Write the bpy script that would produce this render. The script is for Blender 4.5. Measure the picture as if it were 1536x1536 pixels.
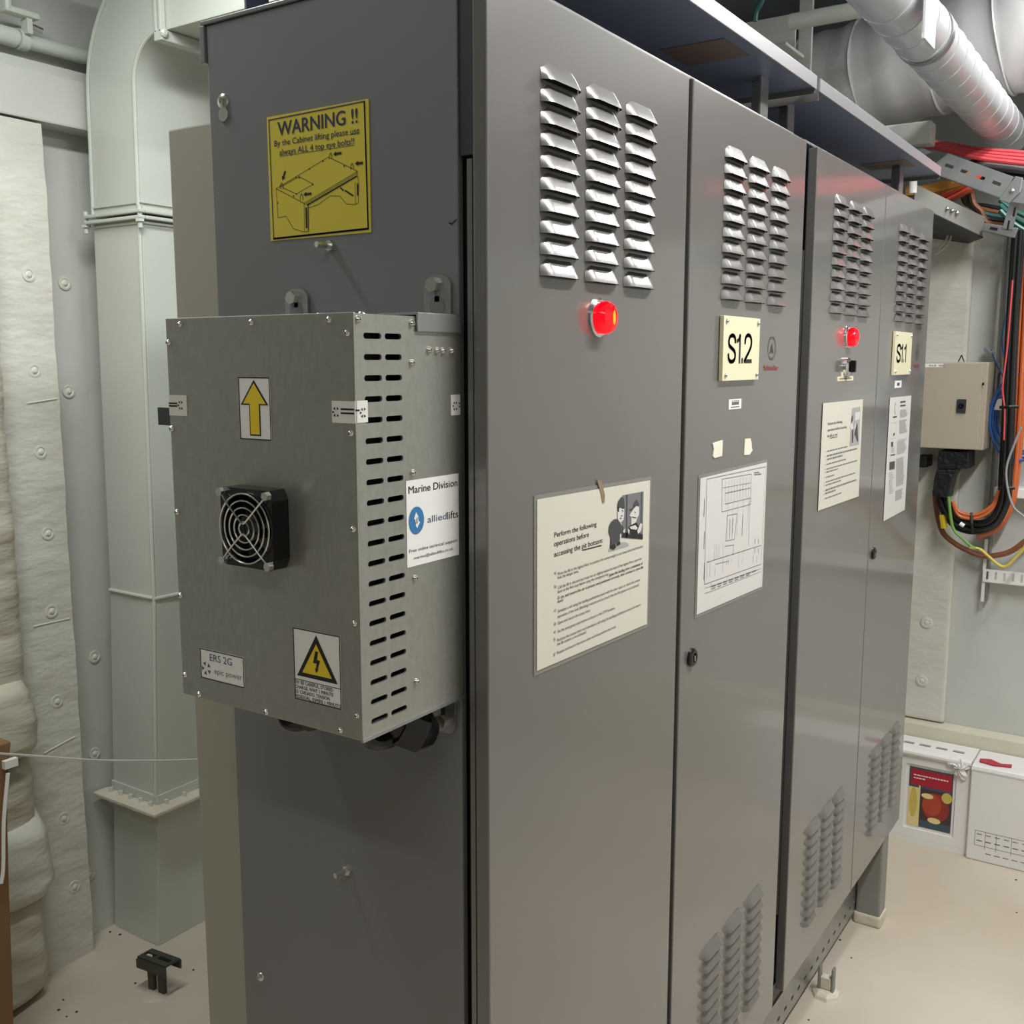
import bpy, bmesh, math, random
from mathutils import Vector
random.seed(7)
for _o in list(bpy.data.objects): bpy.data.objects.remove(_o)
SC = bpy.context.scene
COL = SC.collection
K = 0.832            # metres per working unit (fixed by the A4 sheets on the doors)

# ------------------------------------------------------------------ camera
YAW, PIT, FPX = math.radians(33.6123), math.radians(-8.3332), 1546.92
CAM = Vector((-1.0699, -0.7482, 1.8783))
FW = Vector((math.cos(YAW)*math.cos(PIT), math.sin(YAW)*math.cos(PIT), math.sin(PIT)))
RT = Vector((math.sin(YAW), -math.cos(YAW), 0)); UP = RT.cross(FW)
cd = bpy.data.cameras.new('camera'); cam = bpy.data.objects.new('camera', cd); COL.objects.link(cam)
cd.sensor_width = 36; cd.lens = FPX/1536*36; cd.clip_start = 0.02; cd.clip_end = 60
cam.location = CAM*K
cam.rotation_euler = FW.to_track_quat('-Z', 'Y').to_euler()
SC.camera = cam

# ------------------------------------------------------------------ world, lamps, exposure
w = bpy.data.worlds.new('world'); SC.world = w; w.use_nodes = True
w.node_tree.nodes['Background'].inputs[0].default_value = (0.55, 0.62, 0.75, 1)
w.node_tree.nodes['Background'].inputs[1].default_value = 0.0
LAMPS = [  # centre (units), length along x or y, watts, colour
    ((0.95, -1.05, 3.30), 1.5, 'x', 36, (1.0, 0.99, 0.98)),
    ((2.75, -0.60, 3.30), 1.1, 'x', 15, (1.0, 0.99, 0.98)),
    ((0.02, 1.12, 3.08), 1.1, 'x', 14.5, (0.97, 1.0, 0.97)),
    ((-1.70, -0.6, 3.30), 1.3, 'y', 8, (1.0, 0.985, 0.96)),
]
for c, L, ax, wt, col in LAMPS:
    ld = bpy.data.lights.new('tube_light', 'AREA'); lo = bpy.data.objects.new('tube_light', ld); COL.objects.link(lo)
    ld.shape = 'RECTANGLE'; ld.size = (L if ax == 'x' else 0.16)*K; ld.size_y = (0.16 if ax == 'x' else L)*K
    ld.energy = wt; ld.color = col; lo.location = Vector(c)*K
vs = SC.view_settings
vs.view_transform = 'Standard'; vs.look = 'None'; vs.gamma = 1; vs.use_curve_mapping = False
vs.exposure = 0.5

# ------------------------------------------------------------------ materials
def lin(c):
    r = []
    for v in c[:3]:
        v /= 255.0
        r.append(v/12.92 if v <= 0.04045 else ((v+0.055)/1.055)**2.4)
    return (*r, 1)
MATS = {}
def mat(name, rgb, rough=0.5, metal=0.0, noise=0.0, nscale=8.0, bump=0.0, bscale=30.0, rgb2=None, spec=0.5,
        emit=None, estr=0.0, aniso=None, alpha=None, coat=0.0, crough=0.12, detail=4, trans=0.0):
    m = bpy.data.materials.new(name); m.use_nodes = True; nt = m.node_tree; b = nt.nodes['Principled BSDF']
    b.inputs['Base Color'].default_value = lin(rgb); b.inputs['Roughness'].default_value = rough
    b.inputs['Metallic'].default_value = metal; b.inputs['Specular IOR Level'].default_value = spec
    b.inputs['Coat Weight'].default_value = coat; b.inputs['Coat Roughness'].default_value = crough
    if trans: b.inputs['Transmission Weight'].default_value = trans
    if emit: b.inputs['Emission Color'].default_value = lin(emit); b.inputs['Emission Strength'].default_value = estr
    if alpha is not None: b.inputs['Alpha'].default_value = alpha
    tc = nt.nodes.new('ShaderNodeTexCoord')
    src = tc.outputs['Object']
    if aniso:
        mp = nt.nodes.new('ShaderNodeMapping'); mp.inputs['Scale'].default_value = aniso
        nt.links.new(src, mp.inputs[0]); src = mp.outputs[0]
    if noise or rgb2:
        n = nt.nodes.new('ShaderNodeTexNoise'); n.inputs['Scale'].default_value = nscale; n.inputs['Detail'].default_value = detail
        nt.links.new(src, n.inputs['Vector'])
        rp = nt.nodes.new('ShaderNodeValToRGB')
        a = lin(rgb); c2 = lin(rgb2) if rgb2 else tuple(x*(1-noise) for x in a[:3])+(1,)
        rp.color_ramp.elements[0].position = 0.35; rp.color_ramp.elements[1].position = 0.68
        rp.color_ramp.elements[0].color = c2; rp.color_ramp.elements[1].color = a
        nt.links.new(n.outputs[0], rp.inputs[0]); nt.links.new(rp.outputs[0], b.inputs['Base Color'])
    if bump:
        n2 = nt.nodes.new('ShaderNodeTexNoise'); n2.inputs['Scale'].default_value = bscale; n2.inputs['Detail'].default_value = 3
        nt.links.new(src, n2.inputs['Vector'])
        bp = nt.nodes.new('ShaderNodeBump'); bp.inputs['Strength'].default_value = bump; bp.inputs['Distance'].default_value = 0.01
        nt.links.new(n2.outputs[0], bp.inputs['Height']); nt.links.new(bp.outputs[0], b.inputs['Normal'])
    MATS[name] = m
    return m
mat('grey_paint', (110, 108, 105), 0.34, 0.2, noise=0.05, nscale=3, coat=0.75, crough=0.10)
mat('lip_paint', (146, 146, 150), 0.32, 0.2)
mat('grey_side', (114, 114, 116), 0.40, 0.0, noise=0.05, nscale=3, coat=0.35, crough=0.2)
mat('olive_paint', (158, 156, 141), 0.45, 0.0, noise=0.05, nscale=2)
mat('dark_frame', (42, 44, 48), 0.5)
mat('black', (12, 12, 13), 0.5)
mat('black_gloss', (14, 14, 15), 0.22)
mat('navy_grey', (112, 120, 144), 0.38, 0.1, noise=0.05, nscale=3)
mat('galv', (172, 172, 165), 0.40, 0.75, noise=0.10, nscale=130, aniso=(1, 1, 0.5), detail=3)
mat('galv_smooth', (168, 170, 170), 0.36, 0.8, noise=0.12, nscale=14)
mat('zinc', (205, 205, 198), 0.25, 0.9)
mat('wall_white', (206, 208, 202), 0.32, 0.0, noise=0.08, nscale=2.5, bump=0.35, bscale=10)
mat('insul_white', (214, 213, 203), 0.45, 0.0, noise=0.06, nscale=3, bump=0.55, bscale=14, aniso=(1, 1, 2.2))
mat('wall_grey', (206, 208, 202), 0.45, 0.0, noise=0.10, nscale=2.2, bump=0.2, bscale=7)
mat('duct_paint', (205, 210, 201), 0.32, 0.0, noise=0.05, nscale=3, bump=0.05, bscale=5)
mat('fabric_beige', (205, 199, 182), 0.62, 0.0, noise=0.10, nscale=5, bump=0.8, bscale=11, aniso=(0.6, 1, 2.6))
mat('foil_white', (216, 216, 216), 0.32, 0.1, noise=0.05, nscale=4, bump=0.5, bscale=9)
mat('spiral_white', (206, 209, 212), 0.3, 0.15, noise=0.04, nscale=5)
mat('ceiling_paint', (150, 158, 168), 0.55, noise=0.18, nscale=6, bump=0.2, bscale=8)
mat('floor_paint', (208, 198, 184), 0.42, 0.0, rgb2=(192, 180, 160), nscale=1.6, bump=0.08, bscale=6, detail=8)
mat('paper', (206, 203, 199), 0.55)
mat('wall_unseen', (122, 118, 108), 0.6, noise=0.2, nscale=2)  # kept dark so the wall behind the camera bounces less light
mat('paper_cream', (206, 202, 189), 0.5)
mat('laminate', (160, 158, 150), 0.15, 0.0, alpha=0.45)
mat('label_white', (235, 234, 230), 0.4)
mat('sticker_silver', (222, 221, 214), 0.45)
mat('ink', (22, 22, 26), 0.5)
mat('ink_soft', (66, 66, 70), 0.55)
mat('ink_grey', (112, 112, 114), 0.55)
mat('ink_pale', (160, 160, 160), 0.55)
mat('ink_navy', (38, 40, 78), 0.5)
mat('ink_blue', (52, 118, 172), 0.45)
mat('ink_slate', (74, 88, 120), 0.5)
mat('ink_red', (150, 48, 58), 0.5)
mat('yellow_label', (205, 188, 62), 0.42)
mat('yellow', (232, 203, 40), 0.4)
mat('plate_cream', (222, 216, 182), 0.35)
mat('lens_red', (200, 4, 18), 0.15, emit=(255, 4, 22), estr=0.9)
mat('lens_core', (255, 110, 0), 0.3, emit=(255, 96, 0), estr=2.6)
mat('chrome', (220, 222, 222), 0.12, 1.0)
mat('box_beige', (176, 166, 148), 0.45, noise=0.03, nscale=4)
mat('plastic_dark', (52, 54, 56), 0.4)
mat('corrugate', (20, 20, 24), 0.45, bump=0.5, bscale=60)
mat('cable_black', (22, 22, 24), 0.35)
mat('cable_orange', (204, 106, 58), 0.4)
mat('cable_amber', (214, 150, 62), 0.4)
mat('cable_red', (216, 76, 82), 0.4)
mat('cable_salmon', (228, 98, 76), 0.4)
mat('cable_brown', (130, 78, 48), 0.45)
mat('cable_teal', (38, 98, 90), 0.4)
mat('cable_blue', (42, 92, 160), 0.4)
mat('cable_grey', (150, 154, 158), 0.4)
mat('cable_green', (112, 160, 78), 0.4)
mat('cable_yellow', (212, 190, 84), 0.4)
mat('cord_clear', (200, 202, 196), 0.3, alpha=0.6)
mat('cardboard', (134, 101, 66), 0.7, noise=0.08, nscale=6)
mat('white_plastic', (236, 235, 231), 0.3)
mat('white_carton', (234, 233, 230), 0.45, noise=0.02, nscale=3)
mat('curb_cream', (214, 210, 190), 0.5, noise=0.08, nscale=6, bump=0.3, bscale=14)
mat('bracket_dark', (74, 75, 66), 0.5, 0.2, noise=0.25, nscale=12)
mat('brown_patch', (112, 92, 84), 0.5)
mat('post_grey', (140, 140, 134), 0.45, 0.1, noise=0.15, nscale=6)
mat('concrete_white', (216, 208, 190), 0.7, noise=0.1, nscale=12, bump=0.5, bscale=30)
mat('tape_cream', (226, 222, 204), 0.55)
mat('rust', (138, 118, 92), 0.7)
mat('lamp_housing', (225, 226, 224), 0.4)

# ------------------------------------------------------------------ geometry helpers (all in working units)
W = {}
class MB:
    def __init__(s): s.v = []; s.f = []; s.mi = []
    def add(s, vs_, fs, mi=0):
        b = len(s.v); s.v += [Vector(p) for p in vs_]; s.f += [[b+i for i in f] for f in fs]; s.mi += [mi]*len(fs); return s
    def box(s, x0, x1, y0, y1, z0, z1, mi=0):
        v = [(x, y, z) for x in (x0, x1) for y in (y0, y1) for z in (z0, z1)]
        return s.add(v, [(0, 1, 3, 2), (4, 6, 7, 5), (0, 4, 5, 1), (2, 3, 7, 6), (0, 2, 6, 4), (1, 5, 7, 3)], mi)
    def cyl(s, p0, p1, r, n=16, r1=None, cap=True, mi=0):
        p0 = Vector(p0); p1 = Vector(p1); r1 = r if r1 is None else r1
        d = (p1-p0).normalized(); a = d.orthogonal().normalized(); b = d.cross(a)
        vs_ = []
        for p, q in ((p0, r), (p1, r1)):
            for i in range(n):
                t = 2*math.pi*i/n; vs_.append(p+a*math.cos(t)*q+b*math.sin(t)*q)
        fs = [(i, (i+1) % n, n+(i+1) % n, n+i) for i in range(n)]
        if cap: fs += [tuple(range(n))[::-1], tuple(range(n, 2*n))]
        return s.add(vs_, fs, mi)
    def lathe(s, o, axis, prof, n=20, mi=0):
        o = Vector(o); d = Vector(axis).normalized(); a = d.orthogonal().normalized(); b = d.cross(a)
        vs_ = []; m = len(prof)
        for h, r in prof:
            for i in range(n):
                t = 2*math.pi*i/n; vs_.append(o+d*h+a*math.cos(t)*max(r, 1e-5)+b*math.sin(t)*max(r, 1e-5))
        fs = [(j*n+i, j*n+(i+1) % n, (j+1)*n+(i+1) % n, (j+1)*n+i) for j in range(m-1) for i in range(n)]
        return s.add(vs_, fs, mi)
    def tube(s, pts, r, n=8, closed=False, mi=0):
        P = [Vector(p) for p in pts]; N = len(P); rs = r if isinstance(r, (list, tuple)) else [r]*N
        T = []
        for i in range(N):
            if closed: t = P[(i+1) % N]-P[i-1]
            else: t = P[min(i+1, N-1)]-P[max(i-1, 0)]
            T.append(t.normalized())
        a = T[0].orthogonal().normalized(); vs_ = []
        for i in range(N):
            a = (a-T[i]*a.dot(T[i])).normalized(); b = T[i].cross(a)
            for k in range(n):
                q = 2*math.pi*k/n; vs_.append(P[i]+a*math.cos(q)*rs[i]+b*math.sin(q)*rs[i])
        fs = []
        for i in range(N if closed else N-1):
            j = (i+1) % N
            for k in range(n): fs.append((i*n+k, i*n+(k+1) % n, j*n+(k+1) % n, j*n+k))
        if not closed: fs += [tuple(range(n))[::-1], tuple(range((N-1)*n, N*n))]
        return s.add(vs_, fs, mi)
    def prism(s, pts3, ext, mi=0):
        P = [Vector(p) for p in pts3]; e = Vector(ext); n = len(P)
        fs = [tuple(range(n)), tuple(range(n, 2*n))[::-1]]+[(i, n+i, n+(i+1) % n, (i+1) % n) for i in range(n)]
        return s.add(P+[p+e for p in P], fs, mi)
    def grid(s, fn, nu, nv, mi=0):
        vs_ = [fn(i/nu, j/nv) for j in range(nv+1) for i in range(nu+1)]
        fs = [(j*(nu+1)+i, j*(nu+1)+i+1, (j+1)*(nu+1)+i+1, (j+1)*(nu+1)+i) for j in range(nv) for i in range(nu)]
        return s.add(vs_, fs, mi)

def spline(pts, k=6):
    P = [Vector(p) for p in pts]; out = []
    Q = [P[0]*2-P[1]]+P+[P[-1]*2-P[-2]]
    for i in range(1, len(Q)-2):
        for j in range(k):
            t = j/k; a, b, c, d = Q[i-1], Q[i], Q[i+1], Q[i+2]
            out.append(0.5*((2*b)+(c-a)*t+(2*a-5*b+4*c-d)*t*t+(3*b-a-3*c+d)*t**3))
    out.append(P[-1]); return out

def mesh_of(mb, name, mats, loc, bevel=0.0, smooth=False, seg=2, ang=35):
    me = bpy.data.meshes.new(name)
    me.from_pydata([((v-loc)*K)[:] for v in mb.v], [], mb.f)
    for m in (mats if isinstance(mats, (list, tuple)) else [mats]): me.materials.append(MATS[m])
    for p, i in zip(me.polygons, mb.mi): p.material_index = i
    bm = bmesh.new(); bm.from_mesh(me)
    bmesh.ops.recalc_face_normals(bm, faces=bm.faces)
    if bevel:
        es = [e for e in bm.edges if len(e.link_faces) == 2 and e.calc_face_angle(0) > 0.5]
        bmesh.ops.bevel(bm, geom=es, offset=bevel*K, segments=seg, affect='EDGES', profile=0.6)
    bm.to_mesh(me); bm.free()
    if smooth:
        for p in me.polygons: p.use_smooth = True
        me.set_sharp_from_angle(angle=math.radians(ang))
    return me
def place(o, parent, loc):
    COL.objects.link(o); W[o.name] = Vector(loc)
    if parent is not None:
        o.parent = parent; o.location = (Vector(loc)-W[parent.name])*K
    else: o.location = Vector(loc)*K
    return o
def part(name, mb, mats, parent, loc=None, **kw):
    loc = W[parent.name] if loc is None else Vector(loc)
    return place(bpy.data.objects.new(name, mesh_of(mb, name, mats, loc, **kw)), parent, loc)
def clone(o, parent, loc):
    c = o.copy(); c.parent = None; return place(c, parent, loc)
def tag(o, label, cat, group=None):
    o['label'] = label; o['category'] = cat
    if group: o['group'] = group
    return o
def thing(name, loc, label, cat, group=None):
    o = bpy.data.objects.new(name, None); o.empty_display_size = 0.05
    place(o, None, loc); return tag(o, label, cat, group)
def single(name, mb, mats, label, cat, group=None, **kw):
    xs = [v.x for v in mb.v]; ys = [v.y for v in mb.v]; zs = [v.z for v in mb.v]
    loc = Vector(((min(xs)+max(xs))/2, (min(ys)+max(ys))/2, min(zs)))
    o = place(bpy.data.objects.new(name, mesh_of(mb, name, mats, loc, **kw)), None, loc)
    return tag(o, label, cat, group)
def struct(name, mb, mats, label, cat='structure', **kw):
    o = single(name, mb, mats, label, cat, **kw); o['kind'] = 'structure'; return o

# pixel of the photograph -> point on the plane (axis = value)
def ray(px, py): return FW+RT*((px-768)/FPX)-UP*((py-768)/FPX)
def on(px, py, ax, v):
    d = ray(px, py); t = (v-CAM[ax])/d[ax]; return CAM+d*t
class Frame:      # a flat face: ax 1 = door fronts (facing -y), ax 0 = faces turned to -x
    def __init__(s, ax, val): s.ax = ax; s.val = val
    def p3(s, a, b, h=0.0): return Vector((a, s.val-h, b)) if s.ax == 1 else Vector((s.val-h, -a, b))
    def px(s, x, y):
        p = on(x, y, s.ax, s.val); return (p.x, p.z) if s.ax == 1 else (-p.y, p.z)
def crop(fr, x0, y0, sc): return lambda x, y: fr.px(x0+x/sc, y0+y/sc)
def poly(mb, fr, pts, h, mi=0): mb.add([fr.p3(a, b, h) for a, b in pts], [tuple(range(len(pts)))], mi); return mb
def rect(mb, fr, a0, b0, a1, b1, h, mi=0): return poly(mb, fr, [(a0, b0), (a1, b0), (a1, b1), (a0, b1)], h, mi)
def slab(mb, fr, pts, h0, h1, mi=0):
    P = [fr.p3(a, b, h0) for a, b in pts]; mb.prism(P, fr.p3(0, 0, h1)-fr.p3(0, 0, h0), mi); return mb
def plate(mb, fr, a0, b0, a1, b1, h0, h1, mi=0): return slab(mb, fr, [(a0, b0), (a1, b0), (a1, b1), (a0, b1)], h0, h1, mi)
def stroke(mb, fr, pts, wd, h, closed=False, mi=0):
    if closed: pts = list(pts)+[pts[0]]
    for (a0, b0), (a1, b1) in zip(pts[:-1], pts[1:]):
        d = Vector((a1-a0, b1-b0))
        if d.length < 1e-6: continue
        d.normalize(); n = Vector((-d.y, d.x))*wd/2; e = d*wd*0.3
        poly(mb, fr, [(a0-e.x+n.x, b0-e.y+n.y), (a0-e.x-n.x, b0-e.y-n.y), (a1+e.x-n.x, b1+e.y-n.y), (a1+e.x+n.x, b1+e.y+n.y)], h, mi)
    return mb
def disc(mb, fr, a, b, r, h, n=16, mi=0, ry=None):
    ry = r if ry is None else ry
    return poly(mb, fr, [(a+r*math.cos(2*math.pi*i/n), b+ry*math.sin(2*math.pi*i/n)) for i in range(n)], h, mi)
TXT = {}
def text2d(s, bold=0.0, res=3):
    key = (s, bold, res)
    if key not in TXT:
        c = bpy.data.curves.new('t', 'FONT'); c.body = s; c.size = 1; c.resolution_u = res; c.offset = bold; c.fill_mode = 'FRONT'
        o = bpy.data.objects.new('t', c); COL.objects.link(o)
        dg = bpy.context.evaluated_depsgraph_get()
        me = bpy.data.meshes.new_from_object(o.evaluated_get(dg))
        TXT[key] = ([(v.co.x, v.co.y) for v in me.vertices], [tuple(p.vertices) for p in me.polygons])
        bpy.data.objects.remove(o); bpy.data.curves.remove(c); bpy.data.meshes.remove(me)
    return TXT[key]
CAPH = max(y for x, y in text2d('H')[0])
def text(mb, fr, s, a0, a1, b, cap, h, bold=0.0, res=3, mi=0):
    v, f = text2d(s, 0.0, res)
    x0 = min(x for x, y in v); x1 = max(x for x, y in v)
    sx = (a1-a0)/(x1-x0); sy = cap/CAPH
    k = bold*.8*sy
    for dx_, dy_ in (((-k, 0), (k, 0), (0, k*.6), (0, -k*.6)) if bold else ((0, 0),)):
        mb.add([fr.p3(a0+(x-x0)*sx+dx_, b+y*sy+dy_, h+dx_*.02) for x, y in v], f, mi)
    return mb
def text_px(mb, fr, s, cr, pl, pr_, cap_top, h, **kw):
    """baseline from crop pixel pl to pr_; cap_top = crop y of the capital tops above pl"""
    a0, b0 = cr(*pl); a1, b1 = cr(*pr_); _, bt = cr(pl[0], cap_top)
    return text(mb, fr, s, a0, a1, (b0+b1)/2, bt-b0, h, **kw)
# ------------------------------------------------------------------ the room
XL, XR, XR2, YF, YB, ZC = -2.8, 3.25, 4.4, -2.6, 2.16, 3.4
m = MB().box(XL-.1, XR2, YF-.1, YB+.1, -.1, 0)
struct('floor', m, 'floor_paint', 'cream painted floor with stains and scuffs', 'floor')
m = MB().box(XL-.1, XR2+.1, YF-.1, YB+.1, ZC, ZC+.1)
struct('ceiling', m, 'ceiling_paint', 'blue-grey mottled ceiling above the ducts', 'ceiling')
wall_back = struct('wall_back', MB().box(XL, XR2, YB, YB+.1, 0, ZC), 'wall_white', 'grey-white painted wall behind the square duct', 'wall')
struct('wall_left', MB().box(XL-.1, XL, YF, YB, 0, ZC), 'wall_unseen', 'unseen wall behind the camera to the left, darkened to cut bounce light', 'wall')
struct('wall_front', MB().box(XL, XR2, YF-.1, YF, 0, ZC), 'wall_white', 'white wall facing the cabinet doors', 'wall')
wall_right = struct('wall_right', MB().box(XR, XR2, YF, YB, 0, 2.40), 'wall_white', 'white painted wall behind the beige junction box', 'wall')
struct('wall_upper_right', MB().box(XR2, XR2+.1, YF, YB, 0, ZC), 'wall_grey', 'pale wall above the cable runs, set back to lie in shade', 'wall')  # recess added so the area above the cables falls into shade

# beam along the head of the back wall
b0 = on(0, 92, 1, 2.07).z; b1 = on(62, 182, 1, 2.07).z
m = MB().box(XL, .96, 2.07, YB, b1, b0)
struct('trim_1', m, 'wall_white', 'white boxed beam along the top of the back wall', 'beam', bevel=.006)
m = MB().box(XL, .96, 2.10, YB, b0+.002, b0+.035)
struct('trim_2', m, 'wall_white', 'narrow white ledge under the ceiling pipe', 'ledge', bevel=.004)

# insulated pilaster on the back wall
def wavy(x, z): return .0018*math.sin(z*9+x*4)+.0016*math.sin(z*23+1.7*x)+.0012*math.sin(z*51+x*30)
m = MB().grid(lambda u, v: Vector((-.4+u*1.148, 2.074+wavy(-.4+u*1.148, v*(b1-.006)), v*(b1-.006))), 60, 90)
zs_ = [i/90*(b1-.006) for i in range(91)]
m.add([q for z in zs_ for q in ((.748, 2.074+wavy(.748, z), z), (.752, YB-.002, z))], [(2*i, 2*i+1, 2*i+3, 2*i+2) for i in range(90)])
pil = struct('wall_pilaster', m, 'insul_white', 'white painted insulated pilaster with pin washers beside the square duct', 'wall', smooth=True, ang=50)
def washer_mesh():
    return MB().lathe((0, 0, 0), (0, -1, 0), [(0, .021), (.0025, .020), (.003, .014), (.001, .012), (.003, .008), (.006, .005), (.006, 0)], 18)
w0 = None
for (x, y) in ((43, 412), (52, 556), (61, 678), (73, 800), (78, 917), (86, 1052), (96, 1228), (112, 1330)):
    p = on(x, y, 1, 2.074); p.y = 2.074+wavy(p.x, p.z)
    if w0 is None:
        w0 = part('pin_washer', washer_mesh(), 'insul_white', pil, loc=(0, 0, 0), smooth=True); w0.location = (p-W[pil.name])*K
    else: clone(w0, pil, p)
for (x, y) in ((97, 425), (103, 587), (142, 985), (142, 1130), (134, 1312)):
    clone(w0, wall_back, on(x, y, 1, YB-.002))
for (x0, y0, x1, y1) in ((40, 605, 85, 598), (50, 940, 105, 928), (65, 1130, 112, 1105)):
    pp = []
    for t in (0, .33, .66, 1):
        q = on(x0+(x1-x0)*t, y0+(y1-y0)*t, 1, 2.074); q.y = 2.074+wavy(q.x, q.z); pp.append(q)
    part('seam_fold', MB().tube(pp, .0028, 6), 'insul_white', pil, smooth=True)

# soft wrapped pad in the left corner
pad = thing('insulation_pad', (.3, 2.02, 0), 'beige wrinkled wrapped insulation pad hanging at the left edge', 'insulation')
def cushion(name, edge, z0, z1, yf, yb, wr, nz=40, nx=34, roll=.10, matn='fabric_beige', dirn=0.6):
    """edge: list of (z, x) for the right border"""
    edge = sorted(edge)
    def xe(z):
        if z <= edge[0][0]: return edge[0][1]
        for (a, xa), (b, xb) in zip(edge[:-1], edge[1:]):
            if z <= b: return xa+(xb-xa)*(z-a)/(b-a)
        return edge[-1][1]
    def fn(u, v):
        z = z0+(z1-z0)*v; X = xe(z); x = -.25+(X+.25)*u
        du = max(0, 1-(X-x)/roll); e = math.sqrt(max(0, 1-du**2.5))
        dv = max(0, 1-(z-z0)/.07, 1-(z1-z)/.07); e *= math.sqrt(max(0, 1-dv**2.5))
        wv = wr*(math.sin(z*34-x*18*dirn)+.6*math.sin(z*71+x*23)+.5*math.sin(z*15+x*40))
        return Vector((x, yb-(yb-yf)*e+wv*e, z))
    m = MB().grid(fn, nx, nz); part(name, m, matn, pad, smooth=True, ang=80)
def ed(pts, y): return [((p := on(a, b, 1, y)).z, p.x) for a, b in pts]
cushion('upper_pad', ed([(-8, 190), (9, 420), (20, 620), (34, 790), (43, 910), (50, 1015)], 2.0), on(20, 1100, 1, 2).z, 2.5, 1.985, 2.055, .004, nz=110)
cushion('pillow_fold', ed([(50, 1018), (60, 1050), (66, 1080), (68, 1110), (62, 1133)], 1.97), on(50, 1140, 1, 1.97).z, on(50, 1012, 1, 1.97).z, 1.93, 2.05, .004, nz=40)
cushion('waist_wrap', ed([(60, 1136), (62, 1180), (64, 1215), (60, 1240)], 1.99), on(60, 1262, 1, 1.99).z, on(60, 1132, 1, 1.99).z, 1.965, 2.05, .003, nz=40)
cushion('skirt_flap', ed([(78, 1218), (84, 1245), (93, 1290), (97, 1310), (88, 1328)], 1.96), on(50, 1365, 1, 1.96).z, on(78, 1215, 1, 1.96).z, 1.935, 2.05, .002, nz=36, matn='insul_white')
cushion('skirt', ed([(80, 1335), (83, 1420), (86, 1470), (84, 1536)], 1.97), 0.0, on(80, 1330, 1, 1.97).z, 1.955, 2.05, .005, nz=60, dirn=-1.4)

# ------------------------------------------------------------------ square duct with elbow
duct = thing('square_duct', (1.1, 2.0, 0), 'pale grey-green square ventilation duct rising from the floor with elbow', 'duct')
DX0, DX1 = .88, 1.33
YC = [(0, 1.925), (.5, 1.889), (1.17, 1.845), (2.29, 1.824), (2.645, 1.815)]
def yc(z):
    for (a, ya), (b, yb_) in zip(YC[:-1], YC[1:]):
        if z <= b: return ya+(yb_-ya)*(z-a)/(b-a)
    return YC[-1][1]
DD = .225
def duct_run(z0, z1, off=0.0):
    v = []
    zs = [z0]+[z for z, _ in YC if z0 < z < z1]+[z1]
    for z in zs:
        y = yc(z); v += [(DX0-off, y-off, z), (DX1+off, y-off, z), (DX1+off, y+DD+off, z), (DX0-off, y+DD+off, z)]
    f = []
    for i in range(len(zs)-1):
        for k in range(4): f.append((i*4+k, i*4+(k+1) % 4, i*4+4+(k+1) % 4, i*4+4+k))
    f += [(0, 3, 2, 1), tuple(range(len(v)-4, len(v)))]
    return MB().add(v, f)
part('lower_section', duct_run(0, .485), 'duct_paint', duct, bevel=.003)
part('middle_section', duct_run(.50, 2.29), 'duct_paint', duct, bevel=.003)
# elbow
m = MB(); yE, zE, ri, ro = 1.690, 2.645, .125, .35; N = 14; v = []
v0 = duct_run(2.30, 2.645); m.add(v0.v, v0.f)
for i in range(N+1):
    t = math.pi/2*i/N
    for x in (DX0, DX1):
        for r in (ri, ro): v.append((x, yE+r*math.cos(t), zE+r*math.sin(t)))
f = []
for i in range(N):
    a = i*4; b = a+4
    f += [(a, a+1, b+1, b), (a+2, b+2, b+3, a+3), (a, b, b+2, a+2), (a+1, a+3, b+3, b+1)]
m.add(v, f); part('elbow', m, 'duct_paint', duct, smooth=True, ang=30)
part('horizontal_section', MB().box(DX0, DX1, .80, yE, zE+ri, zE+ro), 'duct_paint', duct, bevel=.003)
# raised throat seam along the elbow's inner edge and the corner
pts = [(DX0-.004, yc(z)+.004, z) for z in (.52, 1.17, 2.27)]
part('corner_seam', MB().tube(pts, .006, 8), 'duct_paint', duct, smooth=True)
pts = [(DX0-.004, yc(z)+.006, z) for z in (2.32, 2.645)]+[(DX0-.004, yE+(ri+.006)*math.cos(t), zE+(ri+.006)*math.sin(t)) for t in [math.pi/2*i/10 for i in range(1, 11)]]
part('elbow_seam', MB().tube(pts, .006, 8), 'duct_paint', duct, smooth=True)
pts = [(DX0-.003, yE+(ro-.004)*math.cos(t), zE+(ro-.004)*math.sin(t)) for t in [math.pi/2*i/12 for i in range(0, 13)]]
part('elbow_rim', MB().tube([(DX0-.003, yc(2.3)+DD-.004, 2.3)]+pts, .005, 6), 'duct_paint', duct, smooth=True)
def flange(z, out, th, name):
    y = yc(z); m = MB()
    m.box(DX0-out, DX0-.001, y-out, y+DD+out*.6, z, z+th); m.box(DX0, DX1, y-out, y-.001, z, z+th)
    return part(name, m, 'duct_paint', duct, bevel=.003)
flange(2.297, .022, .010, 'flange'); flange(2.280, .022, .010, 'flange'); flange(2.268, .006, .008, 'flange_rib'); flange(2.325, .006, .006, 'flange_rib')
for yy, dx in ((yc(2.29)-.010, -.012), (yc(2.29)+DD+.018, -.012)):
    part('flange_bolt', MB().cyl((DX0+dx, yy, 2.255), (DX0+dx, yy, 2.318), .007, 8).cyl((DX0+dx, yy, 2.272), (DX0+dx, yy, 2.28), .013, 6), 'duct_paint', duct)
y = yc(.49)
m = MB().box(DX0-.055, DX0, y-.055, y+DD+.03, .482, .494).box(DX0, DX1, y-.055, y, .482, .494)
part('floor_flange', m, 'concrete_white', duct, bevel=.003)
m = MB().box(DX0-.006, DX0, y-.006, y+DD, .494, .525).box(DX0, DX1, y-.006, y, .494, .525)
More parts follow.
